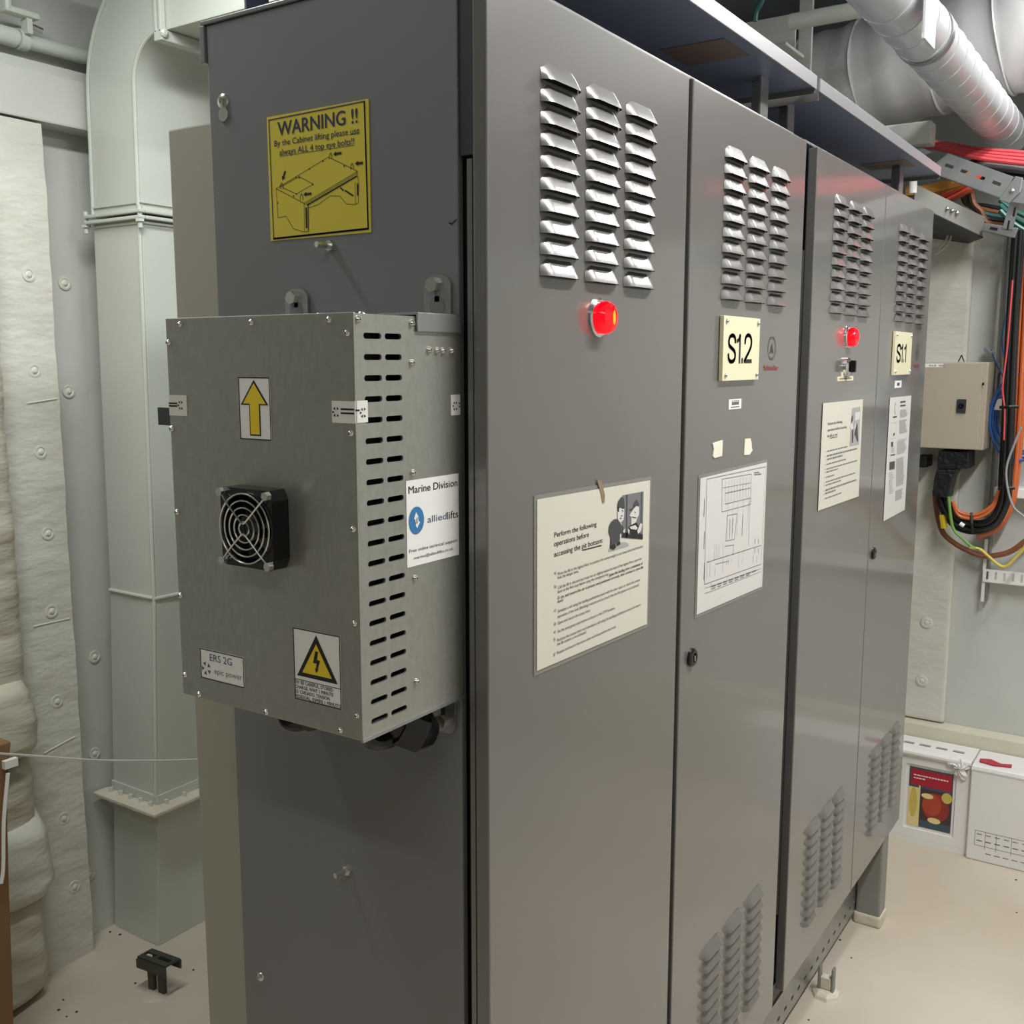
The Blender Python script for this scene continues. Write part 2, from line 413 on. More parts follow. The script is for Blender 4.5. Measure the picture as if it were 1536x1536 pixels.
part('flange_upstand', m, 'duct_paint', duct, bevel=.002)
for k in range(5):
    yy = y+.01+k*.05; part('flange_bolt', MB().cyl((DX0-.018, yy, .494), (DX0-.018, yy, .508), .007, 6), 'duct_paint', duct)
for k in range(4):
    xx = DX0+.02+k*.07; part('flange_bolt', MB().cyl((xx, y-.018, .494), (xx, y-.018, .508), .007, 6), 'duct_paint', duct)
# stiffening bead across the faces
p0 = on(160, 884, 0, DX0-.002); p1 = on(232, 898, 0, DX0-.002); yb_ = yc(1.17)
m = MB().tube([(DX0-.001, yb_+DD, p0.z), (DX0-.003, yb_+DD*.5, (p0.z+p1.z)/2), (DX0-.003, yb_, p1.z), (DX0+.1, yb_-.002, p1.z), (DX1, yb_-.002, p1.z)], .006, 8)
part('cross_bead', m, 'duct_paint', duct, smooth=True)
# hanger flange at the elbow's end
m = MB().box(DX0-.02, DX0-.002, yE-.014, yE-.004, zE+ri-.01, zE+ro).box(DX0-.02, DX0-.002, yE+.004, yE+.014, zE+ri-.01, zE+ro)
m.box(DX0-.02, DX1, yE-.016, yE+.016, zE+ri-.03, zE+ri-.001)
part('hanger_flange', m, 'duct_paint', duct, bevel=.003)
part('flange_bolt', MB().lathe((DX0-.012, yE-.016, zE+ri-.012), (0, -1, 0), [(0, .013), (.006, .012), (.010, .006), (.010, 0)], 10), 'duct_paint', duct)

# pipe under the ceiling on the back wall
pz = on(0, 51, 1, 2.115).z
pipe = thing('ceiling_pipe', (0, 2.115, pz), 'white painted pipe along the head of the back wall', 'pipe')
part('tube', MB().tube([(XL+.01, 2.115, pz), (0, 2.115, pz), (3.2, 2.115, pz)], .021, 16), 'duct_paint', pipe, smooth=True)
cx = on(32, 55, 1, 2.115).x
part('coupling', MB().cyl((cx-.30, 2.115, pz), (cx-.02, 2.115, pz), .026, 16), 'duct_paint', pipe, smooth=True)
part('clamp', MB().cyl((cx-.014, 2.115, pz), (cx+.014, 2.115, pz), .029, 16).box(cx-.008, cx+.008, 2.07, 2.10, pz+.01, pz+.05), 'duct_paint', pipe, smooth=True)
part('clamp_bolt', MB().cyl((cx+.012, 2.085, pz+.035), (cx+.045, 2.085, pz+.03), .009, 8), 'zinc', pipe)
m = MB().box(cx-.06, cx+.03, 2.06, 2.10, pz+.05, pz+.068).box(cx-.075, cx-.055, 2.06, 2.10, pz+.05, ZC-.002)
part('hanger_bar', m, 'duct_paint', pipe, bevel=.008)
part('hanger_gusset', MB().prism([(cx-.078, 2.065, pz+.10), (cx-.078, 2.065, pz+.30), (cx-.32, 2.065, pz+.30)], (0, .02, 0)), 'duct_paint', pipe, bevel=.003)

# lamps on the ceiling (behind and above the camera)
for i, (c, L, ax, wt, colr) in enumerate(LAMPS):
    hx, hy = (L/2+.04, .12) if ax == 'x' else (.12, L/2+.04)
    nm = ['white ceiling tube lamp over the near aisle before the doors', 'white ceiling tube lamp over the far aisle before the doors',
          'white ceiling tube lamp between cabinet end and square duct', 'white ceiling tube lamp behind the camera'][i]
    t = thing('ceiling_lamp', (c[0], c[1], c[2]), nm, 'lamp', 'ceiling tube lamps')
    part('housing', MB().box(c[0]-hx, c[0]+hx, c[1]-hy, c[1]+hy, c[2]+.012, ZC-.001), 'lamp_housing', t, bevel=.008)

# ------------------------------------------------------------------ control cabinets
ZD0, ZD1, ZTOP = .322, 2.346, 2.362
FD = Frame(1, 0.0)
def louvre_mesh():
    m = MB(); hw, fl = .049, .033
    def fn(u, v):
        x = (2*u-1)*hw; ax_ = abs(x)
        f = 1 if ax_ <= fl else math.cos((ax_-fl)/(hw-fl)*math.pi/2)**.8 if ax_ < hw-1e-6 else 0
        top = .0235 if ax_ <= fl-.002 else .0235-(ax_-fl+.002)*.55
        z = top*(1-v); return Vector((x, -.0005-.0120*f*min(1, v*1.04)**.92, z))
    m.grid(fn, 16, 6)
    m.add([(-.045, -.0004, 0), (.045, -.0004, 0), (.043, -.0004, .013), (-.043, -.0004, .013)], [(0, 1, 2, 3)], 1)
    return m
LV = [None]
SCREW = {}
def screw(parent, p, axis, r=.006, hgt=.004, matn='zinc', name='screw', hexa=False):
    key = (axis, r, hgt, matn, hexa)
    if key not in SCREW:
        m = MB()
        if hexa: m.cyl((0, 0, 0), Vector(axis)*hgt, r, 6)
        else: m.lathe((0, 0, 0), axis, [(0, r), (hgt*.5, r*.92), (hgt, r*.5), (hgt, r*.30), (hgt*.4, r*.25), (hgt*.4, 0)], 12)
        o = part(name, m, matn, parent, loc=(0, 0, 0), smooth=not hexa)
        o.location = (Vector(p)-W[parent.name])*K; W[o.name] = Vector(p); SCREW[key] = o; return o
    c = clone(SCREW[key], parent, p); c.name = name; return c
AX_S, AX_D = (-1, 0, 0), (0, -1, 0)

def cabinet(x0, xa, xb, x1, lv_cols, label):
    cab = thing('control_cabinet', ((x0+x1)/2, .25, 0), label, 'cabinet', 'grey lift control cabinets')
    part('carcass', MB().box(x0+.013, x1-.013, .052, .490, ZD0+.02, ZTOP-.012), 'grey_side', cab)
    part('gasket_frame', MB().box(x0+.016, x1-.016, .024, .0515, ZD0+.02, ZTOP-.02), 'black', cab)
    part('side_panel', MB().box(x0, x0+.012, .044, .495, ZD0, ZTOP-.004), 'grey_side', cab, bevel=.002)
    part('side_panel', MB().box(x1-.012, x1, .044, .495, ZD0, ZTOP-.004), 'grey_side', cab, bevel=.002)
    m = MB().box(x0-.003, x1+.003, .03, .505, ZTOP-.003, ZTOP+.003).box(x0-.003, x1+.003, .497, .507, ZTOP-.055, ZTOP-.003)
    part('top_panel', m, 'grey_side', cab, bevel=.0015)
    doors = []
    for (a, b, hinge_left) in ((x0, xa, True), (xb, x1, False)):
        m = MB().box(a, b, 0, .022, ZD0, ZD1)
        d = part('door', m, 'grey_paint', cab, loc=(a, 0, ZD0), bevel=.0035, seg=3)
        xe_ = a if hinge_left else b-.004
        part('door_rim', MB().box(xe_, xe_+.004, .0225, .030, ZD0+.2, 2.125), 'grey_paint', d)
        doors.append(d)
    for d, cols in zip(doors, lv_cols):
        for cx_ in cols:
            for zb in (1.991, .431):
                for r in range(10):
                    p = Vector((cx_, 0, zb+r*.0278))
                    if LV[0] is None:
                        LV[0] = part('louvre', louvre_mesh(), ['grey_paint', 'black'], d, loc=(0, 0, 0), smooth=True, ang=24)
                        LV[0].location = (p-W[d.name])*K
                    else: clone(LV[0], d, p)
    return cab, doors
cab1, doors1 = cabinet(0.0, .5873, .6043, 1.1986, ((.171, .291, .410), (.794, .914, 1.037)),
    'grey twin-door cabinet marked S1.2, nearest the camera, with warning sign on its end')
cab2, doors2 = cabinet(1.2775, 1.870, 1.8745, 2.4594, ((1.458, 1.578, 1.692), (2.076, 2.197, 2.327)),
    'grey twin-door cabinet marked S1.1, further along the row')
# legs and slotted rail
def leg(cab, x0, x1, y0, y1): part('leg', MB().box(x0, x1, y0, y1, 0, ZD0-.004), 'post_grey', cab, bevel=.006)
leg(cab2, 2.282, 2.360, .008, .086); leg(cab2, 1.34, 1.42, .10, .18); leg(cab2, 1.34, 1.42, .40, .48); leg(cab2, 2.28, 2.36, .40, .48)
for a in (.08, 1.05): leg(cab1, a, a+.08, .10, .18); leg(cab1, a, a+.08, .40, .48)
part('leg_grout', MB().box(2.277, 2.365, .003, .091, 0, .04), 'concrete_white', cab2, bevel=.008)
part('base_frame', MB().box(1.29, 2.45, .032, .48, ZD0-.05, ZD0-.004), 'dark_frame', cab2)
part('base_frame', MB().box(.01, 1.19, .032, .48, ZD0-.05, ZD0-.004), 'dark_frame', cab1)
def slotted(mb, fr, a0, a1, b0, b1, slots, th, holes_b):
    """flat strip with a row of rectangular holes; slots = list of (s0, s1)"""
    h0, h1 = holes_b
    plate(mb, fr, a0, b0, a1, h0, 0, th); plate(mb, fr, a0, h1, a1, b1, 0, th)
    xs = [a0]+[q for s in slots for q in s]+[a1]
    for i in range(0, len(xs), 2): plate(mb, fr, xs[i], h0, xs[i+1], h1, 0, th)
    return mb
for cab, a0, a1 in ((cab1, .05, 1.25), (cab2, 1.26, 2.36)):
    n = int((a1-a0)/.058); sl = [(a0+.02+i*.058, a0+.042+i*.058) for i in range(n)]
    m = slotted(MB(), Frame(1, .092), a0, a1, .040, .140, sl, .003, (.070, .080))
    m.box(a0, a1, .092, .097, .036, .0395)
    part('slotted_rail', m, 'galv_smooth', cab)

# things on the end panel of the near cabinet
FS = Frame(0, 0.0)
def px3(fr, x, y, h=0): return fr.p3(*fr.px(x, y), h)
screw(cab1, px3(FS, 335, 152), AX_S, .011, .005, name='panel_screw'); screw(cab1, px3(FS, 391, 1465), AX_S, .008, .004, name='panel_screw')
part('panel_plug', MB().cyl(px3(FS, 337, 172), px3(FS, 337, 172, .003), .010, 14), 'zinc', cab1)
for (x, y) in ((497, 369), (523, 1304)):
    p = px3(FS, x, y); part('stud', MB().cyl(p, p+Vector((-.026, .003, 0)), .0042, 8).cyl(p, p+Vector((-.006, 0, 0)), .008, 6), 'zinc', cab1)
p = FS.px(678, 335)
part('pen_mark', stroke(MB(), FS, [(p[0]-.004, p[1]+.001), (p[0], p[1]-.001), (p[0]+.007, p[1]+.004)], .0018, .0006), 'ink', cab1)
part('hinge', MB().box(.002, .0155, .0225, .043, 2.13, ZTOP-.02), 'dark_frame', cab1)

# yellow lifting warning
wl = part('warning_label', plate(MB(), FS, -.3755, 2.0475, -.187, 2.2165, 0, .0012), 'yellow_label', cab1)
C = crop(FS, 380, 130, 6.145); H1 = .0017
m = MB()
stroke(m, FS, [C(150, 312), C(1030, 138), C(1066, 1310), C(195, 1403)], .0016, H1, closed=True)
stroke(m, FS, [C(195, 1403), C(1066, 1310)], .0028, H1); stroke(m, FS, [C(1066, 1310), C(1030, 138)], .0024, H1)
part('border', m, 'ink_navy', wl)
m = MB()
text_px(m, FS, 'WARNING !!', C, (235, 462), (968, 326), 337, H1, bold=.022)
text_px(m, FS, 'By the Cabinet lifting please use', C, (203, 560), (985, 425), 505, H1, bold=.012)
text_px(m, FS, 'always ALL 4 top eye bolts!!', C, (250, 635), (938, 532), 580, H1, bold=.012)
stroke(m, FS, [C(895, 446), C(985, 432)], .0007, H1); stroke(m, FS, [C(250, 645), C(938, 541)], .0007, H1)
part('lettering', m, 'ink_navy', wl)
m = MB(); S_ = lambda pts, wd=.0007: stroke(m, FS, [C(*p) for p in pts], wd, H1)
S_([(218, 942), (700, 650), (970, 782), (475, 1075), (218, 942)]); S_([(475, 1090), (965, 800)], .0006)
S_([(505, 1092), (960, 826)], .0022)
S_([(218, 942), (235, 1210)]); S_([(235, 1210), (310, 1195), (375, 1310), (475, 1340), (515, 1335)])
S_([(475, 1075), (478, 1335)]); S_([(512, 1085), (515, 1335)], .0014); S_([(495, 1120), (498, 1300)], .0030)
S_([(515, 1120), (600, 1090), (715, 1008), (805, 1010), (865, 1083), (945, 1088), (975, 1070), (978, 880), (960, 785)])
S_([(945, 880), (948, 1085)]); S_([(968, 900), (970, 1000)], .0026); S_([(855, 960), (925, 1005)], .0022); S_([(812, 935), (838, 958)], .0022)
S_([(260, 925), (430, 830), (560, 900), (405, 990), (285, 935)])
for q in ((400, 838), (430, 840), (525, 762), (650, 688), (845, 735), (556, 902), (405, 990), (378, 1008), (232, 1072)): disc(m, FS, *C(*q), .0012, H1, 8)
for (bx, by) in ((720, 640), (918, 735), (268, 915), (452, 1015)):
    stroke(m, FS, [C(bx-12, by+30), C(bx-12, by-5), C(bx, by-28), C(bx+12, by-5), C(bx+12, by+28)], .0010, H1)
def arrow(tip, tail):
    a = Vector(C(*tip)); b = Vector(C(*tail)); d = (b-a).normalized(); n = Vector((-d.y, d.x))
    poly(m, FS, [tuple(a), tuple(a+d*.005+n*.0035), tuple(a+d*.005-n*.0035)], H1); stroke(m, FS, [tuple(a+d*.005), tuple(b)], .0034, H1)
arrow((745, 626), (815, 614)); arrow((945, 712), (1012, 705)); arrow((275, 865), (300, 785)); arrow((470, 996), (538, 988))
part('drawing', m, 'ink', wl)

# front door fittings ------------------------------------------------------
def indicator(cab, x, z, core):
    p = Vector((x, 0, z))
    b = part('indicator_lamp', MB().lathe(p, AX_D, [(0, .0285), (.003, .0285), (.005, .026), (.005, .018)], 24), 'chrome', cab, smooth=True)
    part('lens', MB().lathe(p, AX_D, [(.005, .0235), (.016, .0235), (.022, .020), (.025, .012), (.026, 0)], 24), 'lens_red', b, smooth=True)
    part('lens_core', disc(MB(), FD, x, z, .0036, .0268, 16, ry=.0105), 'lens_core' if core else 'lens_red', b)
indicator(cab1, .285, 1.941, True); indicator(cab2, 1.574, 1.937, False)
GLY = {'S': [[(.93, .74), (.88, .88), (.70, .965), (.42, .975), (.18, .91), (.07, .76), (.14, .62), (.36, .54), (.66, .465), (.88, .37), (.95, .22), (.85, .09), (.60, .025), (.33, .03), (.12, .12), (.05, .28)]],
       '1': [[(.08, .77), (.45, .82), (.62, .97)], [(.66, .985), (.66, .0)]],
       '2': [[(.07, .70), (.12, .87), (.32, .975), (.64, .975), (.87, .86), (.92, .70), (.82, .53), (.52, .32), (.20, .14), (.08, .05)], [(.03, .035), (.97, .035)]],
       '.': [[(.5, .0), (.5, .11)]]}
def glyph(mb, ch, a0, a1, b0, b1, wd, h):
    for st_ in GLY[ch]:
        pts = [(a0+x*(a1-a0), b0+y*(b1-b0)) for x, y in st_]
        if len(pts) > 4: pts = [(q.x, q.y) for q in spline([Vector((x, y, 0)) for x, y in pts], 4)]
        stroke(mb, FD, pts, wd, h)
def nameplate(cab, a0, b0, a1, b1, cr_, gl, yt, yb__, wd):
    n = part('nameplate', plate(MB(), FD, a0, b0, a1, b1, .001, .009), 'plate_cream', cab, bevel=.001)
    m = MB()
    for ch, x0, x1 in gl: glyph(m, ch, cr_(x0, 0)[0]-.004, cr_(x1, 0)[0]-.004, cr_(x0, yb__)[1], cr_(x0, yt)[1], wd, .0096)
    part('number', m, 'ink', n)
    for a in (a0+.013, a1-.013):
        for b in (b0+.010, b1-.010): screw(n, FD.p3(a, b, .009), AX_D, .0045, .004, name='plate_screw')
nameplate(cab1, .744, 1.8415, .9305, 1.961, crop(FD, 1020, 450, 5.69), (('S', 390, 455), ('1', 462, 505), ('.', 506, 522), ('2', 530, 594)), 297, 530, .0072)
nameplate(cab2, 2.019, 1.838, 2.220, 1.962, crop(FD, 1210, 480, 4.8), (('S', 640, 668), ('1', 668, 687), ('.', 686, 693), ('1', 693, 713)), 178, 300, .0078)
def emblem(cab, a, bz, sx=1.0):
    m = MB(); n = 24; rx, ry = .024*sx, .0235
    cz = bz+.037
    stroke(m, FD, [(a+rx*math.cos(2*math.pi*i/n), cz+ry*math.sin(2*math.pi*i/n)) for i in range(n)], .0016, .0008, closed=True)
    stroke(m, FD, [(a+rx*.86*math.cos(2*math.pi*i/n), cz+ry*.86*math.sin(2*math.pi*i/n)) for i in range(n)], .0008, .0008, closed=True)
    poly(m, FD, [(a-.011, cz-.011), (a, cz+.011), (a+.011, cz-.011), (a+.004, cz-.009), (a, cz-.001), (a-.004, cz-.009)], .0008)
    e = part('emblem', m, 'ink_soft', cab)
    part('lettering', text(MB(), FD, 'Schindler', a-.044, a+.044, bz-.008, .0105, .0008, bold=.025), 'ink_red', e)
emblem(cab1, 1.026, 1.867); emblem(cab2, 2.337, 1.867, .9)
def lock(cab, x, z):
    p = Vector((x, 0, z))
    l = part('door_lock', MB().lathe(p, AX_D, [(0, .0175), (.005, .0175), (.008, .014), (.008, .009), (.004, .008), (.004, 0)], 20), 'black_gloss', cab, smooth=True)
    part('keyhole', MB().box(x-.002, x+.002, -.009, -.004, z-.006, z+.004), 'zinc', l)
lock(cab1, .653, 1.336); lock(cab2, 1.922, 1.333)
# barcode sticker, tape scraps
s_ = part('barcode_sticker', plate(MB(), FD, .800, 1.7865, .864, 1.8055, 0, .0008), 'label_white', cab1)
m = MB()
for i in range(14): plate(m, FD, .815+i*.0026, 1.7945, .815+i*.0026+(.0010 if i % 3 else .0018), 1.8005, .0008, .0012)
for i in range(9): plate(m, FD, .810+i*.005, 1.7895, .8135+i*.005, 1.7915, .0008, .0012); plate(m, FD, .812+i*.0046, 1.8018, .8145+i*.0046, 1.8032, .0008, .0012)
part('barcode', m, 'ink_soft', s_)
s_ = part('barcode_sticker', plate(MB(), FD, 2.073, 1.800, 2.152, 1.821, 0, .0008), 'label_white', cab2)
m = MB(); plate(m, FD, 2.097, 1.806, 2.128, 1.815, .0008, .0012); part('barcode', m, 'ink_soft', s_)
part('tape_scrap', slab(MB(), FD, [(.728, 1.703), (.736, 1.699), (.772, 1.7005), (.773, 1.730), (.725, 1.7275), (.731, 1.716)], 0, .0018), 'tape_cream', cab1)
part('tape_scrap', slab(MB(), FD, [(.886, 1.6935), (.916, 1.692), (.932, 1.700), (.927, 1.7045), (.924, 1.716), (.918, 1.7245), (.888, 1.7255)], 0, .0018), 'tape_cream', cab1)
# key switch with its two tags on the far cabinet
p = Vector((1.566, 0, 1.862))
ks = part('key_switch', MB().lathe(p, AX_D, [(0, .025), (.008, .025), (.012, .020), (.013, .012), (.013, 0)], 22), 'chrome', cab2, smooth=True)
part('switch_knob', MB().box(1.560, 1.572, -.026, -.010, 1.850, 1.880), 'black_gloss', ks, bevel=.003)
for (a0, b0, a1, b1) in ((1.528, 1.8405, 1.610, 1.851), (1.497, 1.829, 1.634, 1.8402)):
    t_ = part('switch_tag', plate(MB(), FD, a0, b0, a1, b1, 0, .0015), 'plate_cream', cab2)
    m = MB(); rr = random.Random(3); a = a0+.014
    while a < a1-.016:
        wd = rr.uniform(.006, .012); plate(m, FD, a, b0+.0035, a+wd, b1-.0035, .0015, .0018); a += wd+.0025
    part('tag_print', m, 'ink_grey', t_)
# scratches and rust at the door head / above the notice
# ------------------------------------------------------------------ galvanised converter box on the end panel
BX, BY0, BY1, BZ0, BZ1 = -.200, .042, .361, 1.437, 1.931
FB = Frame(0, BX); FBS = Frame(1, BY0)
box = thing('converter_box', (-.1, .2, BZ0), 'galvanised sheet metal converter box with fan bolted to the cabinet end panel', 'electrical box')
part('front_cover', MB().box(BX, BX+.004, BY0-.001, BY1+.001, BZ0-.002, BZ1+.001), 'galv', box, bevel=.0015)
# right side with two columns of real slots
def slot_cell(m, fr, a0, b0, a1, b1, c0, c1, d0, d1, h):
    """rectangle a0..a1 x b0..b1 with a round-ended slot c0..c1 x d0..d1"""
    r = (d1-d0)/2; cy = (d0+d1)/2; n = 5
    up = [(c0+r-r*math.cos(math.pi/2*i/n), cy+r*math.sin(math.pi/2*i/n)) for i in range(n+1)]+[(c1-r+r*math.sin(math.pi/2*i/n), cy+r*math.cos(math.pi/2*i/n)) for i in range(n+1)]
    poly(m, fr, [(a0, cy), (a0, b1), (a1, b1), (a1, cy)]+up[::-1], h)
    lo = [(x, 2*cy-y_) for x, y_ in up]
    poly(m, fr, [(a1, cy), (a1, b0), (a0, b0), (a0, cy)]+lo, h)
    ring = up+lo[::-1][1:-1]
    for (p, q) in zip(ring, ring[1:]+ring[:1]): m.add([fr.p3(*p, h), fr.p3(*q, h), fr.p3(*q, h-.003), fr.p3(*p, h-.003)], [(0, 1, 2, 3)])
m = MB(); PITCH = .02384; zt = 1.9065
cells = [zt+PITCH/2-i*PITCH for i in range(21)]
for i in range(20):
    b1_, b0_ = cells[i], cells[i+1]; cz = (b0_+b1_)/2
    slot_cell(m, FBS, -.1875, b0_, -.1495, b1_, -.183, -.1525, cz-.0034, cz+.0034, 0)
    slot_cell(m, FBS, -.1495, b0_, -.112, b1_, -.1463, -.1165, cz-.0034, cz+.0034, 0)
rect(m, FBS, -.196, BZ0, -.1875, BZ1, 0); rect(m, FBS, -.112, BZ0, .0, BZ1, 0)
rect(m, FBS, -.1875, cells[0], -.112, BZ1, 0); rect(m, FBS, -.1875, BZ0, -.112, cells[20], 0)
part('side_cover', m, 'galv', box)
m = MB().box(BX+.004, -.001, BY1-.003, BY1, BZ0, BZ1).box(BX+.004, -.001, BY0+.0005, BY1-.0035, BZ1-.003, BZ1).box(BX+.004, -.001, BY0+.0005, BY1-.0035, BZ0, BZ0+.003)
part('shell', m, 'galv', box)
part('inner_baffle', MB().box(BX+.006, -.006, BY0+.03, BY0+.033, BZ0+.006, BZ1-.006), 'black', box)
part('bottom_lip', MB().box(BX, 0, BY0-.002, BY0+.002, BZ0-.004, BZ0), 'galv_smooth', box)
m = MB().box(-.090, -.003, BY0-.004, BY0-.001, BZ1-.018, BZ1+.004).box(-.090, -.003, BY0-.004, BY0+.06, BZ1+.002, BZ1+.005)
part('corner_clip', m, 'galv_smooth', box, bevel=.001)
for (x, y) in ((270, 487), (377, 484), (493.6, 480), (521, 500), (526.5, 650), (530, 794), (532, 935), (535.5, 1073), (511, 1095),
               (253, 514), (258, 643), (266, 768), (271, 893), (278, 1012), (299, 1041), (399.6, 1068)):
    screw(box, px3(FB, x, y), AX_S, .0042, .0035)
for (x, y) in ((536, 479), (617, 485), (617, 544), (643, 525), (655, 525.5), (664, 526), (677, 526), (619, 709), (622, 867), (624, 1022)):
    screw(box, px3(FBS, x, y), AX_D, .0042, .0045)
for y_ in (.10, .17): screw(box, (-.12, y_, BZ1+.001), (0, 0, 1), .006, .005)
# mounting lugs with keyhole
def lug(y0, y1, zb, zt_, hole=True):
    yc_ = (y0+y1)/2; hw = (y1-y0)/2; FL = Frame(0, -.001)
    a0, a1 = -y1, -y0; n = 6; m = MB()
    out = [(a0, zb), (a0, zt_-hw*.6)]+[(-yc_-hw*math.cos(math.pi/2*i/n), zt_-hw*.6+hw*.6*math.sin(math.pi/2*i/n)) for i in range(1, n+1)]
    out += [(-yc_+hw*math.sin(math.pi/2*i/n), zt_-hw*.6+hw*.6*math.cos(math.pi/2*i/n)) for i in range(1, n+1)]+[(a1, zb)]
    slab(m, FL, out, 0, .004)
    l = part('mounting_lug', m, 'galv_smooth', box)
    return l, yc_
for (y0, y1, zt_) in ((.303, .347, 1.979), (.053, .096, 1.987)):
    l, yc_ = lug(y0, y1, BZ1+.001, zt_)
    FL = Frame(0, -.0051)
    m = disc(MB(), FL, -yc_, BZ1+.017, .0125, .0003, 18); rect(m, FL, -yc_-.004, BZ1+.022, -yc_+.004, zt_-.018, .0003)
    part('keyhole', m, 'grey_side', l)
    screw(l, (-.005, yc_+.004, zt_-.013), AX_S, .0095, .008, name='lug_bolt', hexa=True)
m = MB(); FL = Frame(0, -.001); slab(m, FL, [(-.092, 1.388), (-.084, 1.380), (-.060, 1.380), (-.052, 1.388), (-.052, 1.436), (-.092, 1.436)], 0, .004)
l = part('mounting_lug', m, 'galv_smooth', box)
screw(l, px3(FS, 668, 1079, .005), AX_S, .0095, .008, name='lug_bolt', hexa=True)
part('keyhole', rect(MB(), Frame(0, -.0051), -.075, 1.398, -.068, 1.436, .0003), 'dark_frame', l)
# small dark tab on the far left edge
t0 = on(238, 611, 0, -.10); t1 = on(256, 638, 0, -.10)
part('side_tab', MB().box(-.102, -.098, BY1, t0.y, t1.z, t0.z), 'plastic_dark', box)
# seal stickers: two wrap the corners
def seal(fr, a0, b0, a1, b1, rays, bars):
    s = part('seal_sticker', plate(MB(), fr, a0, b0, a1, b1, .0002, .0008), 'sticker_silver', box)
    m = MB()
    for (ca, cb) in rays:
        for k in range(6):
            if k == 0: continue
            t = math.pi*2*k/6; r0, r1 = .0022, .0056
            d = Vector((math.cos(t), math.sin(t))); n = Vector((-d.y, d.x))*.0017
            poly(m, fr, [(ca+d.x*r0, cb+d.y*r0), (ca+d.x*r1+n.x, cb+d.y*r1+n.y), (ca+d.x*r1-n.x, cb+d.y*r1-n.y)], .0011)
    for (x0, x1, zz) in bars: rect(m, fr, x0, zz, x1, zz+.0020, .0011)
    part('seal_print', m, 'ink', s)
A = lambda x, y: FB.px(x, y)
a0, bb = A(255, 623); a1, bt = A(280, 593)
seal(FB, a0, bb, a1, bt, [(A(272, 608))], [(a0, A(267, 608)[0], A(260, 606)[1]), (a0, A(267, 608)[0], A(260, 610)[1])])
a0, bb = A(499, 634); a1, bt = -BY0, A(529, 602)[1]
seal(FB, a0, bb, a1, bt, [A(505, 618)], [(A(512, 618)[0], a1, A(515, 615)[1]), (A(512, 618)[0], a1, A(515, 621)[1])])
B_ = lambda x, y: FBS.px(x, y)
seal(FBS, -.200, B_(540, 634)[1], B_(551, 618)[0], B_(540, 601)[1], [B_(544, 619)], [(-.2, -.193, B_(533, 617)[1])])
seal(FBS, B_(676, 608)[0], B_(680, 623)[1], -.002, B_(680, 592)[1], [B_(682, 609)], [(B_(687, 608)[0], -.003, B_(689, 606)[1]), (B_(687, 608)[0], -.003, B_(689, 611)[1])])
# fan with wire guard
FY0, FY1, FZ0, FZ1, FX = .151, .240, 1.631, 1.727, BX-.027
fcy, fcz = (FY0+FY1)/2, (FZ0+FZ1)/2
m = MB(); FF = Frame(0, FX)
n = 28; R = .0425
ring = [(-fcy+R*math.cos(2*math.pi*i/n), fcz+R*math.sin(2*math.pi*i/n)) for i in range(n)]
sq = []
for (a, b) in ring:
    d = Vector((a+fcy, b-fcz)); s = max(abs(d.x)/((FY1-FY0)/2), abs(d.y)/((FZ1-FZ0)/2)); sq.append((-fcy+d.x/s, fcz+d.y/s))
for i in range(n):
    j = (i+1) % n
    m.add([FF.p3(*sq[i]), FF.p3(*sq[j]), FF.p3(*ring[j]), FF.p3(*ring[i])], [(0, 1, 2, 3)])
    m.add([FF.p3(*ring[i]), FF.p3(*ring[j]), FF.p3(*ring[j], -.024), FF.p3(*ring[i], -.024)], [(0, 1, 2, 3)])
    m.add([FF.p3(*sq[i]), FF.p3(*sq[j]), FF.p3(*sq[j], -.0265), FF.p3(*sq[i], -.0265)], [(0, 1, 2, 3)])
disc(m, FF, -fcy, fcz, R, -.0235, n)
fan = part('cooling_fan', m, 'black_gloss', box)
part('fan_hub', MB().cyl(FF.p3(-fcy, fcz, -.004), FF.p3(-fcy, fcz, -.022), .017, 20), 'black_gloss', fan)
for k in range(7):
    t = 2*math.pi*k/7; t2 = t+.55
    m = MB(); m.add([FF.p3(-fcy+.016*math.cos(t), fcz+.016*math.sin(t), -.006), FF.p3(-fcy+.040*math.cos(t+.1), fcz+.040*math.sin(t+.1), -.006),
                     FF.p3(-fcy+.040*math.cos(t2+.1), fcz+.040*math.sin(t2+.1), -.020), FF.p3(-fcy+.016*math.cos(t2), fcz+.016*math.sin(t2), -.020)], [(0, 1, 2, 3)])
    part('fan_blade', m, 'black', fan)
for k, r in enumerate((.0085, .017, .0255, .034, .0425)):
    pts = [FF.p3(-fcy+r*math.cos(2*math.pi*i/32), fcz+r*math.sin(2*math.pi*i/32), .004) for i in range(32)]
    part('guard_ring', MB().tube(pts, .0011, 6, closed=True), 'zinc', fan, smooth=True)
for sgn in (1, -1):
    c = (-fcy, fcz+sgn*.006); e = (FY1-FY0)/2-.005; f_ = (FZ1-FZ0)/2-.006
    pts = [(c[0]-e, fcz+sgn*f_, .003), (c[0]-.030, fcz+sgn*.032, .0055), (c[0]-.006, fcz+sgn*.010, .0055), (c[0], fcz+sgn*.0065, .0055), (c[0]+.006, fcz+sgn*.010, .0055), (c[0]+.030, fcz+sgn*.032, .0055), (c[0]+e, fcz+sgn*f_, .003)]
    part('guard_wire', MB().tube(spline([FF.p3(*p) for p in pts], 5), .0011, 6), 'zinc', fan, smooth=True)
    for sx in (-1, 1): screw(fan, FF.p3(c[0]+sx*e, fcz+sgn*f_, 0), AX_S, .0055, .007, name='guard_bolt', hexa=True)
